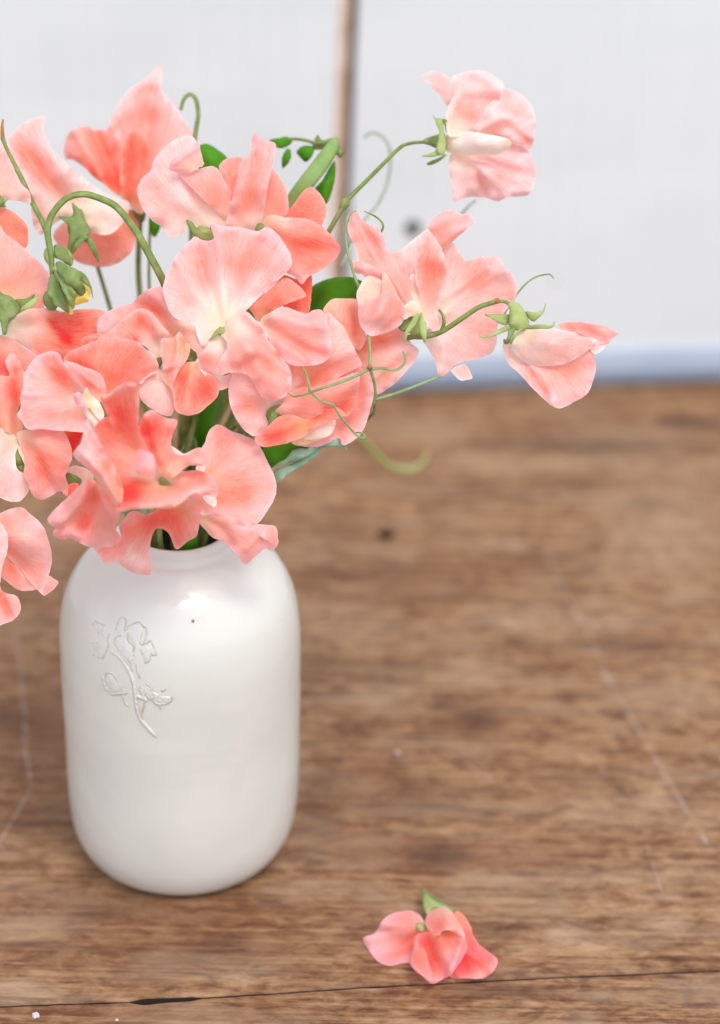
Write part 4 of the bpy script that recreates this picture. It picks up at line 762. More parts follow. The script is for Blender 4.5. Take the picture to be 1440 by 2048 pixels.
petal(f, WI, 'E', [(268,950),(340,880),(420,817),(500,810),(575,832),(640,792),(720,748),(800,790),(800,815),(740,840),(680,862),(630,882),(560,940),(470,977),(400,992),(330,1002),(290,987)],
      base=(560,860), z=[(270,950,1),(420,820,2),(720,755,3),(560,930,4),(330,1000,3),(460,880,5)], tone=.56, cream=0, pink=.15, spots=[(380,960,60,.2),(560,880,80,.14),(420,860,70,-.06)], folds=[([(320,950),(460,920),(620,830),(720,770)], -1.6, 26)], cup=0)
petal(f, KE, 'E', [(560,950),(600,905),(650,870),(745,835),(748,880),(720,930),(660,952),(590,958)], base=(560,950), d=-2, tone=.03, cream=0, pink=0, yel=[(735,860,30,.4),(620,940,60,.35)], cup=1.5)
petal(f, KE, 'E', [(490,975),(560,935),(640,945),(720,930),(640,965),(560,988)], base=(500,975), d=-4, tone=.2, cream=0, pink=0, yel=[(600,950,120,.6)])
sepal(f, 'E', [(355,820),(372,780),(400,790),(405,820),(385,850),(357,870)], -2, SEPAL)

# ---- 14 + 15: the long right-hand spray with an open bloom and a drooping one
s = spray('arching spray at the right with an open pleated bloom and a drooping half-open one', [cv('K', 1180, 768) + (4,), cv('K', 1050, 812) + (4,), cv('K', 900, 912) + (4,), cv('K', 760, 1000) + (2,), cv('K', 640, 1033) + (0,), cv('K', 540, 1036) + (-6,), (770, 690, -22), (640, 780, -36), (500, 870, -48)], .85, 1.1, m=2)
tube('stem_node', s, C_('K', [(1172,771,4), (1190,768,4), (1208,768,4)]), [.9, 1.0, .75], RUST)
tube('pedicel', s, C_('K', [(1205,768,4), (1250,772,4), (1290,795,4), (1330,840,4)]), [.6, .62, .7, 1.0], STEM)
tube('pedicel', s, C_('K', [(770,985,2.5), (790,930,4), (778,870,5), (750,830,5)]), [.55, .6, .5, .45], STEM)
f = flower(s, 'K', [(650,1010,-3), (590,960,-3), (585,900,-3), (580,860,-2)], [1.2, 3.4, 3.4, 2.0], PALESEPAL, 'open pleated bloom at the middle of the spray')
petal(f, ST, 'K', [(425,412),(520,330),(645,232),(650,290),(620,420),(600,500),(580,640),(505,600),(500,470)], base=(620,800), d=-9, tone=.12, cream=0, pink=.1, cup=1)
petal(f, ST, 'K', [(850,322),(900,390),(950,460),(1000,452),(1050,435),(1090,428),(1120,430),(1200,430),(1260,520),(1330,600),(1347,660),(1330,740),(1280,810),(1235,870),(1190,980),(1190,1060),(1150,1160),(1050,1200),(980,1218),(920,1230),(860,1262),(790,1332),(745,1325),(720,1220),(650,1100),(640,1040),(700,900),(740,700),(700,500),(740,400),(790,360)],
      base=(690,880), z=[(860,340,-8),(950,460,-10),(1120,432,-6),(1345,660,-5),(1190,1000,-6),(1100,1190,-8),(770,1320,-8),(660,1080,-6),(750,700,-6),(1000,800,-10)], tone=.24, cream=.14, crr=.7, pink=.3,
      folds=[([(760,860),(900,700),(1130,560),(1260,540)], 2.2, 50), ([(760,820),(950,680),(1100,560)], -2.4, 26), ([(740,760),(800,560),(850,360)], 1.5, 50), ([(740,960),(950,950),(1180,1000)], -1.5, 60), ([(720,1000),(800,1150),(770,1300)], 1.6, 40)],
      spots=[(1040,590,80,.25),(960,470,60,.22),(1150,600,100,.06),(1320,700,50,.25),(1000,660,80,.15),(860,420,60,.1),(1180,620,60,-.05),(900,1100,140,.0),(1220,470,60,.08),(800,1000,100,-.05)], yel=[(790,800,80,.25)], cup=0)
petal(f, ST, 'K', [(655,215),(690,150),(760,95),(830,72),(880,85),(935,110),(965,97),(985,115),(1000,135),(1027,162),(960,220),(860,310),(790,372),(740,330),(700,270)], base=(760,400), z=[(660,220,-3),(830,75,-5),(1020,160,-3),(790,370,-5),(830,200,0)], tone=.30, cream=0, pink=.55, folds=[([(700,250),(820,170),(960,110)], -1.4, 30), ([(760,340),(880,240),(1010,160)], 1.2, 28)], spots=[(840,290,60,.18),(720,240,40,.12),(880,160,60,-.08)], cup=0)
petal(f, WI, 'K', [(655,215),(640,280),(600,420),(580,500),(570,600),(600,700),(612,800),(625,880),(670,960),(712,996),(740,985),(750,940),(740,850),(780,740),(808,600),(800,470),(770,370),(730,300),(690,245)],
      base=(600,850), z=[(655,220,-2),(580,520,1),(620,860,1),(715,990,4),(800,560,1),(700,450,5),(740,850,0)], tone=.34, cream=.06, crr=.5, pink=.12, folds=[([(790,440),(800,600),(740,800)], 1.4, 30), ([(650,300),(690,560),(660,800)], -1.2, 60)], spots=[(660,480,80,.22),(760,580,60,.2),(640,640,60,.12),(660,900,60,-.1),(800,430,40,-.1)], cup=0)
petal(f, KE, 'K', [(528,590),(556,560),(600,600),(625,640),(632,780),(612,812),(570,770),(545,700)], base=(600,830), d=-2, tone=.05, cream=0, pink=0, yel=[(580,720,100,.3)])
petal(f, ST, 'K', [(100,90),(125,78),(142,110),(165,150),(220,185),(285,205),(315,250),(350,340),(360,380),(440,410),(490,455),(507,500),(505,585),(470,620),(400,610),(340,560),(300,520),(200,530),(150,480),(110,350),(58,230),(65,160)],
      base=(560,840), z=[(110,90,1),(62,220,3),(300,215,-2),(505,520,-3),(300,500,4),(150,460,4),(220,330,-2)], tone=.38, cream=0, pink=.35, folds=[([(100,120),(200,300),(290,490)], 1.6, 18), ([(130,130),(240,300),(320,420)], -2, 24), ([(340,380),(400,450),(500,500)], 1, 40)], spots=[(240,280,70,.15),(110,300,40,.2),(420,500,80,-.12),(180,330,50,-.05)], cup=0)
petal(f, WI, 'K', [(88,472),(150,462),(250,498),(330,520),(350,545),(450,558),(530,592),(549,630),(542,720),(560,770),(612,820),(570,880),(500,880),(480,800),(400,700),(300,600),(200,600),(168,562),(118,550)],
      base=(580,850), z=[(95,480,5),(350,540,3),(545,630,0),(600,830,-1),(480,800,2),(180,590,4),(300,560,6)], tone=.42, cream=.08, crr=.35, pink=.25, folds=[([(340,550),(440,660),(520,800)], 1.6, 24), ([(110,510),(230,520),(320,560)], 1.2, 24)], spots=[(200,520,50,-.15),(140,490,40,.12),(470,620,60,-.06),(500,720,50,.1)], yel=[(560,800,50,.35)], cup=0)
petal(f, KE, 'K', [(128,700),(158,632),(200,582),(250,560),(310,610),(330,700),(280,770),(200,800),(150,820),(130,760)], base=(350,700), d=4, tone=.12, cream=0, pink=0, yel=[(200,680,120,.32)], cup=1, spots=[(290,690,40,.1)])
petal(f, WI, 'K', [(148,800),(210,775),(280,740),(318,700),(320,600),(315,550),(350,555),(400,640),(440,730),(490,790),(500,850),(480,920),(430,970),(330,1010),(230,1030),(190,1000),(150,940),(138,860)],
      base=(420,560), z=[(150,820,7),(310,620,6),(490,810,5),(400,990,4),(200,1000,5),(320,850,9)], tone=.33, cream=0, pink=.4, folds=[([(350,600),(340,760),(260,900)], 1.6, 60), ([(460,800),(440,900),(330,990)], -1.2, 26)], spots=[(370,650,60,.2),(420,780,60,.15),(240,950,80,-.12)], cup=0)
petal(f, KE, 'K', [(490,800),(540,762),(570,770),(615,822),(640,870),(600,890),(540,880),(500,905),(480,900)], base=(600,860), d=4, tone=.12, cream=0, pink=0, yel=[(600,860,60,.7),(530,830,70,.3)], cup=.6)
petal(f, WI, 'K', [(840,1290),(900,1258),(950,1245),(1005,1340),(992,1358),(920,1368),(880,1342)], base=(900,1200), d=-9, tone=.22, cream=0, pink=.1)
sepal(f, 'K', [(440,965),(500,890),(580,862),(560,920),(520,980),(490,1000)], 1, STEM)
sepal(f, 'K', [(625,855),(575,868),(525,940),(490,1010),(485,1065),(500,1075),(515,1020),(560,965),(602,905)], 6, PALESEPAL)
sepal(f, 'K', [(612,872),(600,950),(615,1030),(642,1088),(656,1030),(655,960),(632,890)], 7, PALESEPAL)
sepal(f, 'K', [(485,1060),(500,1072),(530,1085),(560,1108),(530,1092),(500,1082)], 5, PALESEPAL)
f = flower(s, 'R', [(350,215,4), (395,250,4), (420,320,4), (430,400,4), (425,450,4)], [.9, 2.0, 2.9, 3.6, 2.6], PALESEPAL, 'half-open bloom drooping at the tip of the spray')
petal(f, ST, 'R', [(298,575),(370,555),(395,640),(450,700),(540,740),(640,750),(760,740),(880,700),(1080,620),(1120,700),(1132,800),(1110,900),(1050,1030),(950,1090),(860,1140),(800,1154),(730,1130),(640,1050),(540,950),(430,830),(340,750),(300,650)],
      base=(400,480), z=[(320,580,-3),(640,740,0),(1090,640,-5),(1120,850,-6),(800,1150,2),(430,830,-1),(760,900,3)], tone=.30, cream=.12, pink=.35, folds=[([(560,780),(680,900),(740,1090)], 1.5, 45), ([(500,760),(620,940),(700,1050)], -1.4, 30), ([(700,760),(900,830),(1080,780)], -1.8, 60)], spots=[(880,810,120,.22),(680,960,60,.22),(560,840,60,.12),(800,1120,80,-.15),(420,790,50,-.05)], cup=0)
petal(f, WI, 'R', [(790,402),(880,378),(970,375),(1100,390),(1200,410),(1270,440),(1337,486),(1270,530),(1250,577),(1190,572),(1140,540),(1050,500),(960,480),(860,460)], base=(700,440), z=[(790,410,2),(1000,380,0),(1330,485,-3),(1250,570,-4),(1000,480,4)], tone=.50, cream=0, pink=.6, spots=[(900,420,40,.25),(1060,430,50,.25),(1180,480,60,-.15)], folds=[([(1000,400),(1100,460),(1240,560)], -1.2, 24)], cup=0)
petal(f, KE, 'R', [(1080,610),(1140,570),(1225,580),(1190,632),(1130,666),(1100,655)], base=(1080,600), d=-4, tone=.08, cream=0, pink=.1)
petal(f, WI, 'R', [(400,500),(440,455),(500,425),(600,440),(720,432),(800,440),(900,462),(1000,478),(1080,510),(1190,572),(1140,585),(1080,620),(980,690),(880,745),(760,772),(640,776),(540,766),(450,710),(400,640),(378,570)],
      base=(430,480), z=[(400,500,5),(600,435,5),(900,465,4),(1160,570,-2),(880,745,1),(600,775,2),(385,600,4),(700,600,9)], tone=.24, cream=.16, pink=.12, spots=[(620,580,140,.08),(880,540,160,.06),(480,560,80,-.08),(520,600,30,.1)], yel=[(540,495,70,.5),(650,740,100,.12),(430,600,60,.15)], folds=[([(450,700),(500,560),(560,480)], -.8, 60)], cup=0)
sepal(f, 'R', [(352,312),(240,308),(130,311),(190,345),(250,385),(325,410),(350,370)], 2, PALESEPAL)
sepal(f, 'R', [(340,412),(280,430),(210,470),(140,507),(90,500),(65,480),(85,508),(120,522),(200,512),(280,480),(345,450)], 6, PALESEPAL)
sepal(f, 'R', [(500,285),(560,288),(620,285),(662,255),(680,205),(678,260),(650,310),(605,355),(570,375),(525,345)], 2, PALESEPAL)
sepal(f, 'R', [(480,440),(540,410),(620,398),(690,405),(735,405),(766,368),(755,415),(710,440),(620,440),(540,445)], 11, PALESEPAL)
sepal(f, 'R', [(345,440),(410,425),(400,470),(372,520),(350,572),(305,572),(302,530),(325,540),(340,490)], 9, SEPAL)
sepal(f, 'R', [(360,575),(385,500),(440,445),(475,440),(430,480),(395,540),(375,575)], 10, PALESEPAL)

# ---- 16 top right bloom
TB[0] = -.11
s = spray('pale pink bloom standing apart at the top right on a long bare stem', [cv('O', 200, 838) + (-26,), cv('O', 0, 855) + (-26,), cv('N', 1340, 362) + (-24,), cv('N', 1100, 600) + (-22,), cv('N', 900, 800) + (-20,), cv('N', 800, 920) + (-19,), cv('N', 660, 1165) + (-20,), (590, 580, -28), (500, 760, -45), (430, 900, -58)], .55, 1.2, m=5)
tube('stem_node', s, [(*cv('N', 850, 850), -19.5), (*cv('N', 815, 890), -19), (*cv('N', 780, 950), -19.5)], [1.0, 1.7, 1.2], STEM)
f = flower(s, 'O', [(140,840,-26), (210,838,-26), (290,845,-25), (350,850,-25)], [.8, 1.6, 2.6, 2.8], SEPAL)
petal(f, ST, 'O', [(128,182),(180,130),(250,118),(330,140),(420,200),(470,320),(440,440),(390,480),(320,380),(230,280)], base=(420,640), d=-31, tone=.34, cream=0, pink=.3, cup=1.5)
petal(f, ST, 'O', [(425,200),(520,140),(650,108),(780,120),(880,170),(950,240),(965,320),(940,430),(850,480),(800,600),(740,760),(560,780),(400,780),(375,620),(385,500),(425,400)], base=(420,720), z=[(430,210,-30),(700,115,-34),(960,300,-32),(500,660,-25),(640,560,-33),(390,560,-27)], tone=.20, cream=.02, pink=.4, spots=[(660,550,90,.42),(560,540,90,.2),(860,420,60,.15)], folds=[([(430,600),(560,420),(900,400)], -2, 60)], cup=0)
petal(f, ST, 'O', [(430,960),(600,930),(850,930),(1000,880),(1050,840),(1200,920),(1270,1050),(1292,1180),(1270,1300),(1210,1390),(1100,1405),(1000,1410),(900,1452),(800,1420),(600,1410),(480,1452),(440,1430),(420,1250),(402,1100)], base=(420,880), z=[(430,980,-26),(450,1440,-26),(900,1440,-28),(1280,1180,-30),(1100,880,-28),(800,1150,-24)], tone=.24, cream=.04, pink=.6, folds=[([(480,960),(700,1150),(760,1380)], -1.6, 40), ([(520,950),(950,1100),(1250,1200)], -1.6, 50), ([(500,960),(900,1300),(1050,1380)], 1.6, 60)], spots=[(700,1200,80,.15),(950,1150,100,.15),(1250,1120,50,.25),(1050,1350,70,.12),(900,1290,60,.1)], cup=0, ruffle=1.4)
petal(f, WI, 'O', [(950,305),(1050,308),(1180,380),(1250,480),(1292,600),(1282,750),(1262,870),(1230,918),(1150,890),(1000,850),(850,800),(700,770),(600,720),(740,610),(780,490),(860,420),(920,420)], base=(560,770), z=[(960,320,-29),(1280,600,-27),(1230,900,-26),(620,730,-24),(870,440,-21),(1000,650,-22)], tone=.26, cream=.02, pink=.4, folds=[([(700,740),(900,600),(1150,560)], 1.8, 60), ([(760,740),(1000,680),(1230,850)], -1.6, 40), ([(960,400),(1050,520),(1200,560)], -2, 40)], spots=[(980,360,50,.25),(1080,510,60,.15),(1200,850,50,.3),(900,750,90,.15),(840,520,70,-.1)], cup=0, ruffle=1.3)
petal(f, KE, 'O', [(355,790),(420,745),(600,735),(800,765),(1000,805),(1045,855),(1000,925),(900,972),(700,985),(500,972),(385,945),(345,870)], base=(360,850), z=[(360,850,-24),(600,740,-22),(1030,860,-20),(700,980,-22),(700,860,-17)], tone=.04, cream=.05, pink=.05, yel=[(1000,860,60,.5),(400,860,60,.6),(900,910,60,.15),(440,760,50,.25)], spots=[(1000,830,50,.15),(700,750,60,.1)], cup=0)
sepal(f, 'O', [(238,560),(270,600),(320,605),(345,680),(350,760),(370,850),(360,940),(340,980),(290,960),(270,900),(290,820),(300,740),(270,660)], -20, PALESEPAL)
sepal(f, 'O', [(290,880),(250,940),(190,965),(120,985),(160,1000),(240,995),(330,965)], -21, PALESEPAL)
sepal(f, 'O', [(350,975),(290,1010),(220,1035),(170,1065),(190,1082),(250,1068),(320,1030),(380,970)], -24, SEPAL)
sepal(f, 'O', [(320,615),(370,610),(395,660),(400,740),(370,740),(360,680)], -26, STEM)

TB[0] = 0
# unseen pale plane below the table, added to bounce fill light up
m_g, t, b, _ = newmat('pale_paving'); t.links.new(ramp(t, noisen(t, mapping(t, (1, 1, 1)), 3, 5), [(.35, (.34, .33, .31)), (.65, (.46, .45, .43))]), b.inputs['Base Color'])
mesh_obj('ground', [(-60, -60, -.76), (60, -60, -.76), (60, 60, -.76), (-60, 60, -.76)], [(0, 1, 2, 3)], m_g, None, False)['kind'] = 'structure'
# ================================================================== bud spray (left)
s = empty('sweet_pea', 'spray of unopened green buds nodding from a hooked stem at the left', 'flower', GROUP)
hook = [cv('A', 312, 1290) + (1,), cv('A', 310, 1180) + (1,), cv('A', 294, 1090) + (1,), cv('A', 290, 1000) + (1,), cv('A', 322, 915) + (1,), cv('A', 400, 832) + (1,), cv('A', 500, 806) + (1,), cv('A', 600, 832) + (0,), cv('A', 700, 885) + (0,), cv('A', 815, 1030) + (-1,), cv('A', 900, 1180) + (-3,), cv('A', 985, 1345) + (-8,), (350, 640, -20), (375, 780, -38), (378, 880, -50)]
P3 = [at(*q) for q in hook]; mo = MOUTH[6]; P3 += [mo, Vector((VX, VY, .035))]
tube('stem', s, None, [.75, .95, 1.1, 1.12, 1.12, 1.12, 1.12, 1.15, 1.2, 1.25, 1.3, 1.35, 1.35, 1.3, 1.3, 1.2, 1.1], STEM, pts3=P3, seg=12)
YB = dict(yel=[])
b1 = tube('bud', s, C_('Q', [(320,640,2), (350,740,2), (420,860,2), (480,980,2), (550,1130,2), (585,1205,2)]), [.8, 2.0, 3.0, 2.8, 1.8, .4], PALESEPAL, seg=14)
sheet('sepal', b1, 'Q', [(290,660),(400,690),(430,780),(470,900),(520,1020),(545,1100),(560,1190),(500,1160),(420,1110),(350,1080),(320,1000),(250,930),(255,820)], d=5.5, mat=SEPAL, tone=.5, cup=1.5, ruffle=.3, jag=.3, thick=.25, folds=[([(330,760),(380,930),(440,1060),(545,1190)], -.6, 16)])
sheet('petal', b1, 'Q', [(520,1040),(560,1070),(610,1130),(625,1190),(600,1222),(560,1205),(535,1120)], d=4, mat=BUDY, cup=.5)
b2 = tube('bud', s, C_('Q', [(345,560,3), (430,560,4), (560,700,4), (680,850,4), (760,960,3), (800,1010,2)]), [.9, 2.2, 3.8, 4.3, 3.0, 1.2], PALESEPAL, seg=16)
sheet('petal', b2, 'Q', [(640,880),(700,900),(780,770),(860,830),(868,930),(840,1030),(760,1055),(640,1080),(630,980)], d=8.3, mat=BUDY, cup=.6)
sheet('sepal', b2, 'Q', [(370,470),(440,450),(540,510),(720,600),(740,740),(780,800),(810,930),(825,1030),(740,960),(655,900),(600,810),(520,780),(460,680),(400,590)], d=9.5, mat=SEPAL, tone=.5, cup=2.2, ruffle=.3, jag=.3, thick=.25, folds=[([(730,730),(780,860),(820,1020)], -.5, 12)])
sheet('sepal', b2, 'Q', [(700,595),(760,610),(820,680),(870,780),(895,860),(912,990),(880,880),(860,830),(790,780),(730,710)], d=9.0, mat=SEPAL, tone=.5, cup=1.0, ruffle=.3, jag=.3, thick=.25, yel=[(820,740,60,.3)])
sheet('sepal', b2, 'Q', [(345,590),(390,580),(450,690),(520,800),(600,830),(660,910),(650,1010),(625,1130),(560,1040),(520,970),(470,880),(430,760),(360,680)], d=10.0, mat=SEPAL, tone=.5, cup=1.2, ruffle=.3, jag=.3, thick=.25, folds=[([(400,640),(520,850),(600,980),(620,1110)], -.5, 12)], yel=[(560,1010,60,.35)])
b3 = tube('bud', s, C_('Q', [(360,400,-3), (420,320,-3), (500,360,-3), (560,460,-3), (580,520,-3)]), [.8, 1.7, 2.0, 1.6, .6], PALESEPAL, seg=14)
sheet('sepal', b3, 'Q', [(345,225),(380,208),(450,230),(530,280),(570,360),(630,435),(585,430),(585,525),(530,490),(450,440),(380,400),(345,320)], d=1.5, mat=SEPAL, tone=.5, cup=1.5, ruffle=.4, jag=.4, thick=.25, yel=[(540,440,40,.4)])
b4 = tube('bud', s, C_('Q', [(300,250,-2), (262,300,-3), (262,400,-3), (285,500,-3)]), [.6, 1.3, 1.5, .5], PALESEPAL, seg=12)
sheet('sepal', b4, 'Q', [(240,260),(290,255),(330,360),(320,480),(275,515),(240,440),(225,340)], d=-.6, mat=PALESEPAL, tone=.5, cup=.8, ruffle=.3, jag=.3, thick=.25)
b5 = tube('bud', s, C_('Q', [(300,860,-6), (260,960,-7), (290,1070,-7), (370,1130,-8)]), [.8, 1.8, 1.9, 1.0], SEPAL, seg=12)

# ================================================================== other greenery
def plant(name, label, cat): return empty(name, label, cat)
g = plant('hooked_stem', 'thin green stem bent over like a hook behind the blooms at the top', 'stem')
to_vase([cv('A', 1085, 300) + (-40,), cv('A', 1105, 235) + (-40,), cv('A', 1140, 207) + (-40,), cv('A', 1173, 235) + (-40,), cv('A', 1188, 330) + (-40,), cv('A', 1170, 450) + (-40,), (385, 360, -42), (380, 600, -52), (380, 850, -62)], .65, 1.1, STEM, g, m=5)
g = plant('slanting_stem', 'bare green stem with a brown tip slanting down from the left edge', 'stem')
to_vase([cv('A', 15, 470) + (-18,), cv('A', 40, 540) + (-18,), cv('A', 80, 620) + (-18,), cv('A', 130, 715) + (-18,), cv('A', 190, 850) + (-19,), cv('A', 280, 1040) + (-21,), (110, 560, -26), (180, 720, -38), (270, 880, -52)], .75, 1.3, STEM, g, m=4)
tube('stem_tip', g, C_('A', [(18,355,-18), (12,400,-18), (15,475,-18)]), [.3, .55, .75], RUST)
g = plant('broad_stem', 'broad pale green winged stem rising behind the blooms at the top middle', 'stem')
to_vase([cv('N', 735, 265) + (-34,), cv('N', 690, 350) + (-32,), cv('N', 560, 540) + (-30,), cv('N', 420, 720) + (-30,), cv('N', 290, 920) + (-32,), (520, 560, -42), (450, 780, -56), (400, 900, -62)], 2.9, 3.1, POD, g, flat=.35, m=5, tip=[.7, 2.3])
sheet('leaflet', g, 'N', [(520,760),(600,670),(650,580),(715,490),(722,620),(700,740),(640,900),(570,850),(520,820)], d=-36, mat=LEAF, base=(720,480), cup=1.5, thick=.25)
sheet('leaflet', g, 'N', [(215,560),(210,470),(230,410),(260,370),(290,380),(300,440),(280,500),(240,545)], d=-38, mat=LEAF, base=(270,360), cup=1, thick=.2)
sheet('leaflet', g, 'N', [(350,400),(400,350),(470,340),(520,370),(500,440),(440,500),(390,460)], d=-38, mat=LEAF, base=(500,330), cup=1, thick=.2)
sheet('leaflet', g, 'N', [(90,290),(180,270),(260,255),(310,290),(280,340),(200,370),(150,350)], d=-38, mat=LEAF, base=(310,280), cup=1, thick=.2)
sheet('leaflet', g, 'N', [(520,300),(555,235),(600,290),(700,270),(690,340),(600,380),(500,370)], d=-37, mat=SEPAL, base=(700,300), cup=1, thick=.2)
sheet('leaflet', g, 'N', [(720,350),(760,350),(800,390),(800,430),(760,460),(730,420)], d=-38, mat=SEPAL, base=(720,350), cup=1, thick=.2)
tube('leaf_stalk', g, C_('N', [(700,300,-36), (560,320,-37), (420,285,-38), (260,275,-38), (110,300,-38)]), [.8, .7, .6, .5, .3], SEPAL)
def leaf(label, crop, outline, d, base, stalk, mat=LEAF, m=None, **k):
    g = empty('leaf', label, 'leaf'); sheet('blade', g, crop, outline, d=d, mat=mat, base=base, thick=.25, jag=.5, **k)
    to_vase([cv(crop, *base) + (d - 1,)] + stalk, .5, .8, STEM, g, name='leaf_stalk', m=m); return g
leaf('rounded bright green leaf right of the centre bloom', 'N', [(470,2000),(472,1800),(495,1700),(600,1640),(700,1610),(820,1600),(900,1610),(990,1650),(1050,1720),(1040,1900),(960,2050),(800,2100),(600,2100)], -24, (560,2080), [(560, 750, -38), (450, 900, -55)], m=2, cup=2)
leaf('small dark green leaf tip behind the pale bloom at the top', 'B', [(430,170),(440,155),(480,148),(540,178),(612,240),(640,320),(560,420),(480,400),(430,300)], -34, (520,400), [(400, 520, -42), (385, 800, -58)], m=5, cup=1.5)
leaf('tiny leaf below the tall blurred bloom', 'A', [(895,920),(940,940),(965,990),(935,1060),(910,1050),(900,990)], -44, (900,920), [(300, 600, -52), (340, 850, -62)], m=3, cup=.5)
g = leaf('folded leaf with a pale wavy edge under the bloom right of the vase mouth', 'E', [(300,1000),(360,960),(450,960),(590,960),(720,930),(760,950),(700,990),(600,1010),(500,1060),(430,1100),(370,1130),(330,1080)], -14, (300,1000), [(480, 900, -30), (420, 960, -50)], m=2, cup=1)
sheet('leaf_fold', g, 'E', [(368,1132),(400,1100),(450,1075),(500,1022),(540,1008),(580,1010),(610,980),(650,958),(720,942),(765,942),(785,965),(795,998),(820,988),(818,1018),(780,1004),(700,1003),(650,1015),(580,1060),(500,1090),(430,1110)], d=-9, mat=GREY, base=(360,1140), thick=.2, cup=.6, ruffle=1.2)
sheet('leaf_underside', g, 'E', [(380,1150),(440,1120),(520,1085),(600,1040),(660,1005),(650,1045),(560,1110),(470,1165),(398,1222)], d=-13, mat=GREY, base=(380,1150), thick=.2, cup=.5)
# stems gathered in the vase mouth
for i, (lab, pts, r0, m, mt) in enumerate([
    ('thick green stem standing in the gap above the vase mouth', [(372, 790, -40), (368, 860, -44), (364, 930, -52)], 2.6, 6, STEM),
    ('bright green flat stem right beside the thick stem above the vase mouth', [(412, 780, -46), (404, 860, -50), (392, 930, -58)], 3.6, 1, LEAF),
    ('thin stem slanting right behind the rounded petal above the vase mouth', [(478, 830, -44), (450, 880, -48), (420, 950, -56)], 1.3, 2, SEPAL),
    ('pale green stem at the left side of the vase mouth', [(240, 980, -40), (262, 1030, -46)], 2.0, 4, GREY)]):
    g = empty('cut_stem', lab, 'stem'); to_vase(pts, r0, r0 * .8, mt, g, flat=.6, m=m)
g = empty('cut_stem', 'brown green side stem slanting up under the bloom with the cream keel', 'stem')
to_vase([(540, 905, -20), (505, 880, -26), (475, 850, -34), (440, 900, -50)], .9, 1.1, STEM, g, m=2)
# tendrils
def tendril(label, mat=TENDRIL): return empty('tendril', label, 'tendril')
g = tendril('branching tendril with two forks lying in front of the coral bloom right of the centre')
TJ = lambda L_, r: tube('tendril_branch', g, C_('J', L_), r, TENDRIL, seg=8)
o = tube('stem', g, C_('J', [(285,985,11), (400,945,12), (600,880,12), (760,812,11), (855,757,9)]), [.42, .48, .52, .55, .6], TENDRIL, seg=8)
TJ([(285,985,11), (200,1008,11), (130,1020,10), (75,990,9)], [.4, .4, .36, .2])
TJ([(288,975,11), (275,900,11), (250,800,10), (215,732,9)], [.5, .42, .36, .2])
TJ([(290,985,11), (370,1050,12), (450,1088,12), (510,1102,12), (560,1190,11), (650,1300,9), (730,1390,7), (790,1425,6), (815,1400,5), (775,1370,4), (720,1368,3)], [.45, .42, .42, .42, .4, .4, .4, .42, .42, .36, .2])
TJ([(862,755,9), (866,600,7), (850,440,5), (840,380,-1)], [.6, .5, .45, .4])
TJ([(870,765,9), (970,750,9), (1110,770,8), (1190,710,7), (1205,650,7), (1180,592,6)], [.55, .48, .45, .45, .42, .25])
TJ([(868,775,9), (900,880,6), (915,1000,2), (905,1095,0)], [.55, .5, .55, .5])
TJ([(915,1052,1), (1150,980,-2), (1440,868,-5), (1530,830,-7)], [.6, .55, .5, .45])
tube('tendril_node', g, C_('J', [(840,745,9.5), (858,742,9.8), (880,748,9.5)]), [.5, .8, .5], RUST, seg=8)
P3 = [at(*q) for q in C_('J', [(905,1090,0), (880,1200,-14), (600,1400,-30)])] + [at(430, 960, -55), MOUTH[2], Vector((VX - .01, VY, .04))]
tube('tendril_stalk', g, None, [.5, .6, .8, .9, .9, .8], STEM, pts3=P3, seg=8)
g = tendril('tendril curving over the top left petal of the right bloom and down its side')
tube('tendril_branch', g, C_('K', [(125,84,3), (82,95,3), (50,160,4), (43,250,4), (55,380,5), (80,470,6), (110,580,6), (140,655,4), (170,760,-4)]), [.25, .4, .42, .42, .42, .45, .5, .5, .5], TENDRIL, seg=8)
g = tendril('short curled tendril tip above the right bloom')
tube('tendril_branch', g, C_('K', [(180,84,-6), (250,115,-6), (310,160,-6), (326,200,-6), (315,235,-7), (260,330,-9)]), [.15, .3, .36, .38, .38, .38], STEM, seg=8)
g = tendril('fine tendril arching out to the right above the drooping bloom')
tube('tendril_branch', g, [(1108, 557, -10), (1098, 548, -10), (1067, 556, -10), (1040, 580, -10), (1000, 640, -14)], [.15, .28, .3, .32, .32], TENDRIL, seg=8)
g = tendril('very faint out of focus tendril looping behind the long stem at the top right')
tube('tendril_branch', g, C_('N', [(1000,270,-75), (1060,222,-75), (1150,240,-75), (1230,330,-75), (1252,480,-75), (1220,700,-75), (1130,900,-72), (1000,1060,-65), (860,1300,-60), (780,1500,-60)]), [.5, .6, .6, .6, .6, .6, .55, .5, .5, .5], FAINT, seg=8)
g = tendril('faint short tendril below the top right bloom')
tube('tendril_branch', g, [(952, 400, -60), (935, 414, -60), (915, 440, -60), (880, 520, -50)], [.3, .45, .5, .5], FAINT, seg=8)
g = tendril('blurred yellow green tendril hanging over the table below the forked tendril')
tube('tendril_branch', g, [(856, 903, -185), (842, 928, -182), (808, 940, -176), (770, 925, -170), (725, 882, -155), (660, 840, -115), (560, 900, -75)], [.5, .9, 1.2, 1.3, 1.2, 1, .9], PALESEPAL, seg=8)
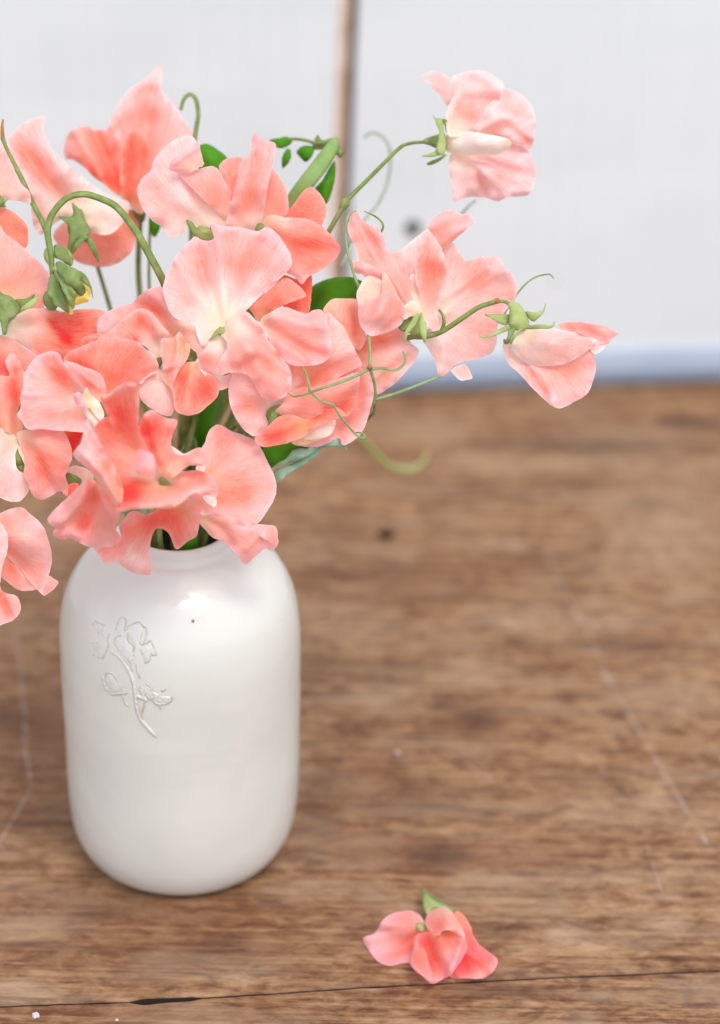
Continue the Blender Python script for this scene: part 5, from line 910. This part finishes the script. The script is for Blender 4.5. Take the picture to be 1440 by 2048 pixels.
# ================================================================== fallen bloom on the table
fl = empty('fallen_bloom', 'single deep coral bloom fallen on the table in front of the vase', 'flower')
OT = lambda x, y, h: on_table(*cv('S', x, y), h)
f = tube('flower', fl, None, [.5, .8, 1.7, 2.8, 3.3, 2.2], SEPAL, pts3=[OT(645, 180, 5), OT(650, 195, 5.5), OT(660, 225, 6), OT(690, 270, 7), OT(730, 310, 7), OT(780, 350, 7)], seg=14)
sheet(SE, f, 'S', [(650,215),(668,218),(700,240),(750,272),(800,285),(840,315),(830,345),(785,325),(740,298),(695,305),(668,335),(650,300),(640,240)], table=True, mat=PALESEPAL, d=11, cup=2, ruffle=.3, thick=.3, folds=[([(650,190),(700,260),(780,310)], 1.2, 30)])
sheet(SE, f, 'S', [(600,400),(640,390),(665,430),(640,445),(615,430)], table=True, mat=PALESEPAL, d=9, cup=.6, ruffle=.3, thick=.3)
sheet(ST, f, 'S', [(270,490),(340,460),(400,370),(470,330),(570,318),(630,350),(660,400),(700,470),(650,560),(590,640),(530,645),(440,662),(370,640),(310,570)], table=True, base=(680,420), z=[(275,490,7),(500,330,13),(440,660,1),(650,400,8),(600,600,3),(460,500,5)], tone=.42, cream=.08, crr=.5, pink=1.3, spots=[(590,480,70,.3),(340,540,100,-.15),(560,590,50,.2),(520,340,70,.2)], folds=[([(660,430),(500,440),(330,480)], 1.8, 50), ([(660,460),(540,540),(420,620)], -2.0, 34)], cup=0, ruffle=1.2)
sheet(ST, f, 'S', [(850,325),(900,345),(940,410),(965,480),(1000,530),(1050,570),(1112,622),(1090,690),(1040,735),(980,745),(900,742),(830,742),(780,700),(760,640),(760,480)], table=True, base=(780,380), z=[(900,350,14),(1105,630,6),(1000,740,1),(880,745,1),(780,500,7),(960,560,6)], tone=.70, cream=0, pink=.6, spots=[(950,600,100,.25),(990,715,60,-.28),(880,420,60,-.1)], folds=[([(840,420),(920,560),(1080,680)], 2.2, 36), ([(830,480),(860,600),(930,730)], -2.4, 34)], cup=0, ruffle=1.3)
sheet(WI, f, 'S', [(598,480),(640,455),(700,450),(760,465),(830,455),(880,462),(905,480),(922,545),(890,620),(850,680),(820,720),(770,745),(700,778),(640,730),(590,690),(560,640),(575,580),(590,530)], table=True, base=(760,420), z=[(610,480,12),(890,480,17),(700,775,2),(570,650,4),(720,560,11),(820,700,6)], tone=.58, cream=0, pink=1.2, spots=[(630,490,60,.4),(780,490,70,.35),(640,680,50,.4),(800,600,80,-.22),(700,730,50,-.12)], folds=[([(660,480),(700,600),(770,710)], -2.6, 36), ([(890,500),(850,620),(800,720)], 2.2, 26), ([(600,520),(620,620),(690,740)], 1.6, 24)], cup=0, ruffle=1.3)
sheet(WI, f, 'S', [(740,283),(790,298),(830,330),(860,380),(895,440),(905,490),(860,468),(810,440),(770,445),(745,472),(700,455),(668,420),(658,375),(690,315)], table=True, base=(780,300), z=[(740,290,13),(890,470,18),(690,440,15),(770,370,20)], tone=.44, cream=.1, pink=.2, spots=[(730,400,50,.15)], yel=[(810,310,40,.4)], folds=[([(780,320),(820,390),(890,470)], 1.2, 20)], cup=0, ruffle=1.0)
sheet(KE, f, 'S', [(600,560),(640,540),(680,640),(700,760),(650,730),(590,680),(570,620)], table=True, base=(640,520), d=9, tone=.62, cream=0, pink=.6, cup=2, ruffle=1)
